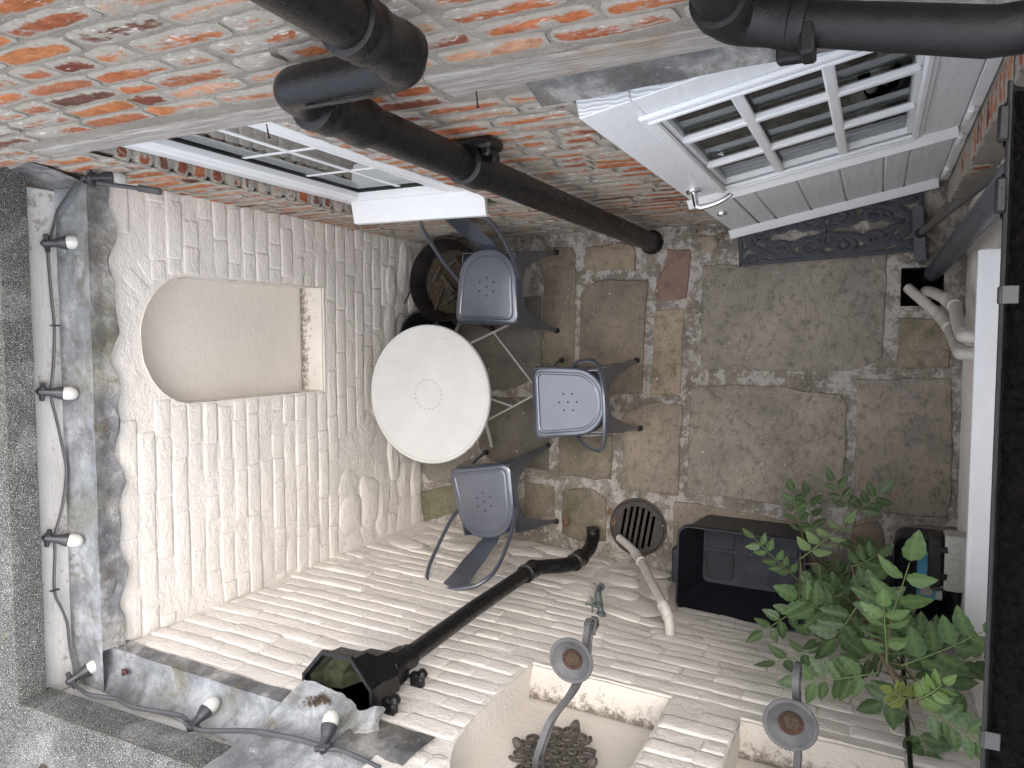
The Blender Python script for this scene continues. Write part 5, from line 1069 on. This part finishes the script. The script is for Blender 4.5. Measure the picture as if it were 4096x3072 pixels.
# ---------------------------------------------------------------- iron brackets in the niches
def bracket(label, plate, path, dish):
    t = thing('wall_bracket', label, 'wall bracket', plate, 0, 'grey iron candle brackets on the cream wall')
    P = smooth_path(path, 6); n = len(P); mb = MB(); L_ = []
    for i, p in enumerate(P):
        d = (P[min(i + 1, n - 1)] - P[max(i - 1, 0)]).normalized(); s_ = d.cross(Vector((0, 0, 1))).normalized(); u = s_.cross(d).normalized(); w, h = .0085, .024
        L_.append([p + s_ * a + u * b for a, b in ((w, -h), (w, -h * .75), (w * .35, -h * .6), (w * .35, h * .6), (w, h * .75), (w, h), (-w, h), (-w, h * .75), (-w * .35, h * .6), (-w * .35, -h * .6), (-w, -h * .75), (-w, -h))])
    mb.loft(L_, cap0=True, cap1=True)
    for i in range(4, n - 4, 3):
        d = (P[i + 1] - P[i - 1]).normalized(); s_ = d.cross(Vector((0, 0, 1))).normalized(); u = s_.cross(d)
        mb.tube([P[i] + s_ * .004 + (d * math.cos(a) + u * math.sin(a)) * .009 for a in [k * 1.05 for k in range(6)]], .0028, 6)
    mb.build('arm', M['cast'], t, angle=40)
    D = Vector(dish); mb = MB(); sc_ = 1.18; prof = [(a * sc_, b * sc_) for a, b in [(.006, -.085), (.012, -.07), (.014, -.03), (.026, -.018), (.046, -.006), (.0555, .002), (.0575, .006), (.0555, .010), (.049, .009), (.047, .006), (.028, -.002), (.021, -.006), (.017, -.014), (0, -.016)]]
    mb.lathe(prof, 60, D, None, None)
    mb.build('drip_pan', M['cast'], t)
    mb = MB()
    for k in range(44):
        a = 2 * math.pi * k / 44; mb.lathe([(0, -.004), (.0050, -.001), (.0050, .001), (0, .003)], 6, D + Vector((.0635 * math.cos(a), .0635 * math.sin(a), .009)))
    mb.build('fluted_rim', M['cast'], t)
    mb = MB(); xs = lin(-.0195, .0195, .003); sheet(mb, xs, xs, lambda x, y: (D.x + x, D.y + y, D.z - .004 + .003 * fn(x * 300, y * 300)), lambda x, y: math.hypot(x, y) > .0195); mb.build('debris', M['debris'], t, kind='stuff')
    mb = MB(); mb.lathe([(.030, .0012), (.020, -.005)], 30, D, cap=False); mb.build('rust_ring', M['rust'], t)
    mb = MB(); pc = Vector(plate); r = random.Random(14)
    def sp(cy, cz, r0, a0, dirn, th=.0062):
        mb.tube([(pc.x + .008 + .010 * (k / 21), pc.y + cy + r0 * (1 - k / 25) * math.cos(a0 + dirn * k * .55), pc.z + cz + r0 * (1 - k / 25) * math.sin(a0 + dirn * k * .55)) for k in range(22)], [th * (1 - .3 * k / 21) for k in range(22)], 7)
    for i in range(-2, 3):
        for j in range(-3, 4):
            if abs(i) * 1.3 + abs(j) > 4.3: continue
            sp(i * .044 + r.uniform(-.004, .004), j * .046 + (i % 2) * .02, .031, r.uniform(0, 6), 1 if (i + j) % 2 else -1)
    for (cy, cz) in ((0, .165), (0, -.165), (.11, .0), (-.11, 0)): mb.lathe([(.012, 0), (.016, .012), (.012, .026), (.006, .034), (0, .034)], 10, (pc.x + .004, pc.y + cy, pc.z + cz), (.6, cy * 5, cz * 5))
    mb.box((pc.x + .006, pc.y, pc.z), (.012, .10, .16), None, .004); mb.build('wall_plate', M['castdark'], t)
    return t
bracket('grey iron bracket with a scrolled wall plate in view, over the wider niche', (-1.255, .835, 1.70), [(-1.245, .838, 1.80), (-1.19, .833, 1.815), (-1.134, .82, 1.795), (-1.096, .81, 1.768), (-1.06, .79, 1.697), (-1.032, .78, 1.645), (-.98, .77, 1.612), (-.92, .765, 1.608), (-.888, .765, 1.590), (-.884, .766, 1.560), (-.905, .767, 1.535)], (-.943, .778, 1.70))
bracket('grey iron bracket with only its pan and scroll end in view, beside the plant', (-1.255, .157, 1.70), [(-1.245, .157, 1.80), (-1.19, .157, 1.79), (-1.145, .157, 1.70), (-1.10, .158, 1.655), (-1.04, .160, 1.63), (-.98, .163, 1.64), (-.92, .165, 1.66), (-.893, .166, 1.655), (-.885, .166, 1.63), (-.90, .167, 1.605)], (-.985, .172, 1.722))
# ---------------------------------------------------------------- lead patch, loose flap
mb = MB()
A_ = [Vector((x, y, 1.962)) for x, y in PATCH[:5]]; 
rows = [[(-1.045, 1.545, 1.968), (-1.055, 1.47, 1.955), (-1.072, 1.41, 1.957), (-1.088, 1.33, 1.965), (-1.065, 1.275, 1.985), (-1.085, 1.262, 1.95)],
        [(-1.085, 1.58, 2.005), (-1.095, 1.49, 2.00), (-1.11, 1.42, 1.99), (-1.12, 1.34, 2.0), (-1.10, 1.285, 2.0), (-1.115, 1.262, 1.97)],
        [(-1.13, 1.605, 2.05), (-1.135, 1.52, 2.045), (-1.14, 1.44, 2.045), (-1.145, 1.36, 2.045), (-1.14, 1.29, 2.035), (-1.155, 1.25, 1.99)],
        [(-1.165, 1.635, 2.10), (-1.165, 1.55, 2.105), (-1.17, 1.45, 2.10), (-1.175, 1.37, 2.09), (-1.19, 1.29, 2.07), (-1.205, 1.225, 2.02)],
        [(-1.195, 1.66, 2.165), (-1.19, 1.56, 2.165), (-1.185, 1.47, 2.155), (-1.20, 1.39, 2.14), (-1.225, 1.28, 2.11), (-1.25, 1.19, 2.05)],
        [(-1.215, 1.675, 2.27), (-1.20, 1.58, 2.245), (-1.20, 1.49, 2.22), (-1.225, 1.40, 2.19), (-1.26, 1.27, 2.15), (-1.30, 1.15, 2.09)],
        [(-1.30, 1.71, 2.30), (-1.25, 1.64, 2.285), (-1.225, 1.53, 2.27), (-1.25, 1.41, 2.25), (-1.29, 1.27, 2.20), (-1.34, 1.12, 2.13)]]
RS = [smooth_path(r_, 6) for r_ in rows]; cols = list(zip(*RS)); cols = [smooth_path(c_, 5) for c_ in cols]
mb.loft([[p + Vector((0, 0, .012 * fn(p.x * 22, p.y * 16, 1) + .024 * abs(fn(p.x * 14 + 3, p.y * 17, 2)) + .010 * abs(fn(p.x * 45, p.y * 40, 2)))) for p in c_] for c_ in cols], closed=False)
solo('lead_patch', mb, M['lead'], 'crumpled sheet of grey lead tipping into the black hopper', 'lead sheet')
mb = MB(); n = 14; L_ = []
for i in range(n + 1):
    y = 1.33 - .235 * i / n; L_.append([(XL(y, 1.95) + .012 + .003 * fn(y * 20, t * 4) - .03 * max(0, t - .6), y + .015 * t, 1.945 + .15 * t + .006 * fn(y * 12, t)) for t in (0, .12, .3, .5, .7, .85, 1)])
mb.loft(L_, closed=False); solo('lead_flap', mb, M['lead_dark'], 'short flap of stained lead on the cream wall past the hopper', 'lead sheet')
mb = MB(); r = random.Random(8)
for k in range(160):
    t = r.random(); p = Vector((-1.075, 1.455, 1.985)).lerp(Vector((-1.135, 1.535, 2.02)), t) + Vector((r.gauss(0, .010), r.gauss(0, .010), .002 + r.uniform(0, .006))); d = Vector((r.gauss(0, 1), r.gauss(0, 1), r.gauss(0, .3))).normalized() * r.uniform(.005, .014); w = d.cross(Vector((0, 0, 1))).normalized() * .002
    mb.add([p - d - w, p - d + w, p + d + w, p + d - w], [(0, 1, 2, 3)])
o = mb.build('husk_litter', M['debris'], None, smooth=False); o['kind'] = 'stuff'
mb = MB(); mb.lathe([(.03, 0), (.026, .006), (.012, .010), (0, .010)], 14, (-1.40, 2.36, rz(-1.40, 2.36)), (.1, 0, 1), lambda a: 1 + .3 * math.cos(2 * a)); solo('moss_lump', mb, M['sand'], 'small ochre lump of moss on the felt roof', 'moss')
mb = MB(); mb.lathe([(.012, 0), (.014, .008), (.006, .014), (0, .014)], 7, (-1.158, 2.312, 2.012), None, lambda a: 1 + .3 * math.sin(3 * a)); solo('brick_chip', mb, M['rust'], 'small red brick chip lying in the side gutter', 'brick chip')
# ---------------------------------------------------------------- festoon lights
fs = thing('festoon_lights', 'black festoon light cable with seven white globe bulbs along the roof edges', 'string lights', (-.3, 2.5, 2.08))
cf = [Vector(p) for p in CABLE_FAR]; cs_ = []
for p in CABLE_SIDE:
    k = 1 - .05 * max(0, min(1, (1.80 - p[1]) / .15)); cs_.append(CAMLOC + (Vector(p) - CAMLOC) * k)
start = [Vector((.528, 2.285, 2.075)), Vector((.528, 2.33, 2.068)), Vector((.515, 2.40, 2.062)), Vector((.475, 2.46, 2.060))]
mb = MB(); path = smooth_path(start + [Vector((.425, 2.515, 2.062))] + [p - Vector((0, .006, 0)) for p in cf[5:-1]] + [Vector((-1.175, 2.515, 2.062))] + cs_, 3)
mb.tube(path, .0075, 8, flat=.55); mb.build('cable', M['cable'], fs)
for (a, b) in (((.515, 2.30, 2.085), (.525, 2.27, 2.005)), ((.318, 2.542, 2.085), (.325, 2.482, 2.025)), ((-.185, 2.545, 2.118), (-.197, 2.482, 2.028)), ((-.69, 2.545, 2.118), (-.712, 2.482, 2.040)), ((-1.197, 2.50, 2.085), (-1.165, 2.465, 2.03)), ((-1.20, 1.872, 2.115), (-1.165, 1.868, 2.045)), ((-1.137, 1.352, 2.120), (-1.098, 1.372, 2.068))):
    A, B = Vector(a), Vector(b); d = (B - A).normalized(); k = 1.0
    mb = MB(); mb.lathe([(.010, -.014), (.0135, -.010), (.0135, .024), (.015, .028), (.0225, .052), (.0235, .060), (.021, .061), (0, .061)], 22, A, d); mb.lathe([(.006, 0), (.007, .004), (0, .006)], 8, A - d * .014, -d)
    s_ = d.cross(Vector((0, 0, 1))).normalized()
    for q in (-1, 1): mb.tube([A + s_ * q * x for x in (.010, .016, .017, .021, .022, .026, .027, .031)], [.0105, .0105, .008, .0095, .0075, .009, .0072, .008], 8)
    h = mb.build('lamp_holder', M['holder'], fs)
    mb = MB(); mb.lathe([(.0205, .060), (.0232, .070), (.0235, .080), (.0215, .092), (.0165, .101), (.009, .1065), (0, .108)], 22, A, d); mb.build('bulb', M['bulb'], h)
mb = MB(); mb.tube([(.50, 2.285, 2.075), (.485, 2.19, 2.035), (.478, 2.15, 2.012)], .007, 8); mb.bar((.482, 2.165, 2.022), (.468, 2.09, 1.99), .022, .018, (0, 0, 1), .006); mb.build('end_plug', M['cable'], fs)
for x, z in ((.04, 2.075), (-.872, 2.112)):
    mb = MB(); mb.box((x, 2.530, z), (.006, .012, .032), None, .002); mb.build('cable_clip', M['clip'], fs)
# nails in the timber
for q, lab in (((.535, 1.395, 2.245), 'rusty screw standing out above the white window corner'), ((.535, .80, 2.235), 'nail in the silvered timber over the door')):
    mb = MB(); mb.lathe([(.0016, 0), (.0022, .03), (.0045, .033), (.0045, .035), (0, .035)], 8, q, (-1, 0, -.25)); solo('nail', mb, M['rust'], lab, 'nail')
# ---------------------------------------------------------------- ash sapling
pl = thing('ash_sapling', 'green ash sapling growing between the two storage boxes', 'plant', (-1.09, .098, 0))
mb = MB()
sp1 = smooth_path(STEM, 6); sp2 = smooth_path(STEM2, 6); n1, n2 = len(sp1), len(sp2)
mb.tube(sp1, [.010 - .006 * i / n1 for i in range(n1)], 8); mb.tube(sp2, [.008 - .005 * i / n2 for i in range(n2)], 8)
allp = sp1 + sp2
for f in FRONDS:
    b = Vector(f[0]); c = [p for p in allp if p.z < b.z + .02] or allp; q = min(c, key=lambda p: (p - b).length)
    if (q - b).length > .01: mb.tube(smooth_path([q, q.lerp(b, .5) + Vector((0, 0, -.01)), b], 4), .003, 6)
mb.build('stem', M['bark'], pl)
def leaf_mesh(seed):
    r = random.Random(seed); mb = MB(); n = 8; at = []; cur = r.uniform(.05, .16); fold = r.uniform(.08, .25); tw = r.uniform(-.15, .15); wd = r.uniform(.25, .30)
    for i in range(n + 1):
        t = i / n; w = wd * math.sin(math.pi * min(1, t ** .72)) ** .85 if 0 < t < 1 else .004; z = -cur * t * t
        for k, sgn in ((-1, -1), (-.5, -1), (0, 0), (.5, 1), (1, 1)):
            ser = 1 + (.07 if i % 2 else -.03) * (abs(k) == 1)
            mb.vert((k * w * ser + tw * t * t * .3, t, z + abs(k) * w * fold - .02 * (k != 0 and i % 2) + tw * k * w)); at.append(1.0 if k == 0 else (.45 if i % 2 else 0))
    for i in range(n):
        for k in range(4): a = i * 5 + k; mb.face(a, a + 1, a + 6, a + 5)
    mb.at['vein'] = at; return mb.mesh('leaflet', M['leaf'], True, angle=70)
LM = [leaf_mesh(i) for i in range(8)]
TONE = [(.062, .112, .048), (.088, .155, .066), (.17, .24, .115), (.105, .185, .066), (.16, .26, .075), (.19, .21, .05)]
r = random.Random(17); mbr = MB(); cnt = 0
for (b, e, n, Ln, tone) in FRONDS:
    mbr = MB(); b, e = Vector(b), Vector(e); P = smooth_path([b, b.lerp(e, .5) + Vector((0, 0, .012)), e], 8); mbr.tube(P, [.0022 - .0012 * i / (len(P) - 1) for i in range(len(P))], 6); mbr.build('leaf_stalk', M['rachis'], pl)
    d = (e - b).normalized(); up = Vector((r.gauss(0, .16), r.gauss(0, .16), 1)).normalized(); side = d.cross(up).normalized(); up = side.cross(d)
    spots = [(1.0, 0)] + [(.18 + .74 * (i + .5) / n, s_) for i in range(n) for s_ in (-1, 1)]
    for t, s_ in spots:
        if cnt >= 298: break
        p = P[min(len(P) - 1, int(t * (len(P) - 1)))]; a = 0 if s_ == 0 else math.radians(r.uniform(52, 74))
        y = (d * math.cos(a) + side * s_ * math.sin(a) + up * r.uniform(-.25, .15)).normalized(); z = (up + Vector((r.gauss(0, .22), r.gauss(0, .22), 0))).normalized(); x = y.cross(z).normalized(); z = x.cross(y)
        L_ = Ln * r.uniform(.88, 1.12) * (1 - .25 * (1 - t) * 0) * (1.1 if s_ == 0 else 1); o = bpy.data.objects.new('leaf', LM[r.randrange(8)]); COL.objects.link(o); o.parent = pl
        Mx = Matrix((x, y, z)).transposed().to_4x4(); Mx.translation = p + y * .004 - wpos(pl); o.matrix_local = Mx @ Matrix.Diagonal((L_, L_, L_, 1)); c = TONE[tone]; f = r.uniform(.8, 1.2); o.color = (c[0] * f, c[1] * f, c[2] * f, 1); cnt += 1
# ---------------------------------------------------------------- small litter
def crumpled(q, s_, seed):
    mb = MB(); r = random.Random(seed); n = 7
    pts = [[(q[0] + s_ * (i / n - .5) * (1 + .2 * fn(j, seed)) , q[1] + s_ * .7 * (j / n - .5) * (1 - abs(i / n - .5)), q[2] + .004 + s_ * .16 * (1 + fn(i * .7, j * .7, seed))) for i in range(n + 1)] for j in range(n + 1)]
    mb.loft(pts, closed=False); return mb
for q, s_, lab in (((-.985, 1.47, .012), .06, 'crumpled brown dead leaf on the paving near the swan neck'), ((-.905, 1.225, .016), .035, 'small tan dead leaf at the rim of the drain grate'), ((-.955, 1.205, .016), .045, 'dark curled dead leaf lying on the drain grate')):
    solo('dead_leaf', crumpled(q, s_, int(s_ * 1000)), M['deadleaf'], lab, 'dead leaf')
mb = MB(); r = random.Random(12)
for k in range(260):
    x, y = r.uniform(-1.1, .5), r.uniform(-.3, 2.3); s_ = r.uniform(.0018, .0045) * (1.8 if r.random() < .08 else 1); a = r.uniform(0, 3)
    c, sn = math.cos(a) * s_, math.sin(a) * s_; mb.add([(x + c, y + sn, .019), (x - sn * .7, y + c * .7, .021), (x - c, y - sn, .019), (x + sn * .7, y - c * .7, .0205)], [(0, 1, 2, 3)])
o = mb.build('white_flecks', M['fleck'], None, smooth=False); o['kind'] = 'stuff'
mb = MB()
for k in range(260):
    e = r.random()
    if e < .4: x, y = .53 - abs(r.gauss(0, .03)), r.uniform(.6, 2.0)
    elif e < .75: y = r.uniform(.7, 2.3); x = XL(y, 0) + .03 + abs(r.gauss(0, .05))
    else: x, y = -.97 + r.gauss(0, .15), 1.1 + r.gauss(0, .15)
    s_ = r.uniform(.002, .007); a = r.uniform(0, 6); c, sn = math.cos(a) * s_, math.sin(a) * s_
    mb.add([(x + c, y + sn, .014), (x - sn * .5, y + c * .5, .019), (x - c, y - sn, .014), (x + sn * .5, y - c * .5, .016)], [(0, 1, 2, 3)])
o = mb.build('floor_litter', M['debris'], None, smooth=False); o['kind'] = 'stuff'
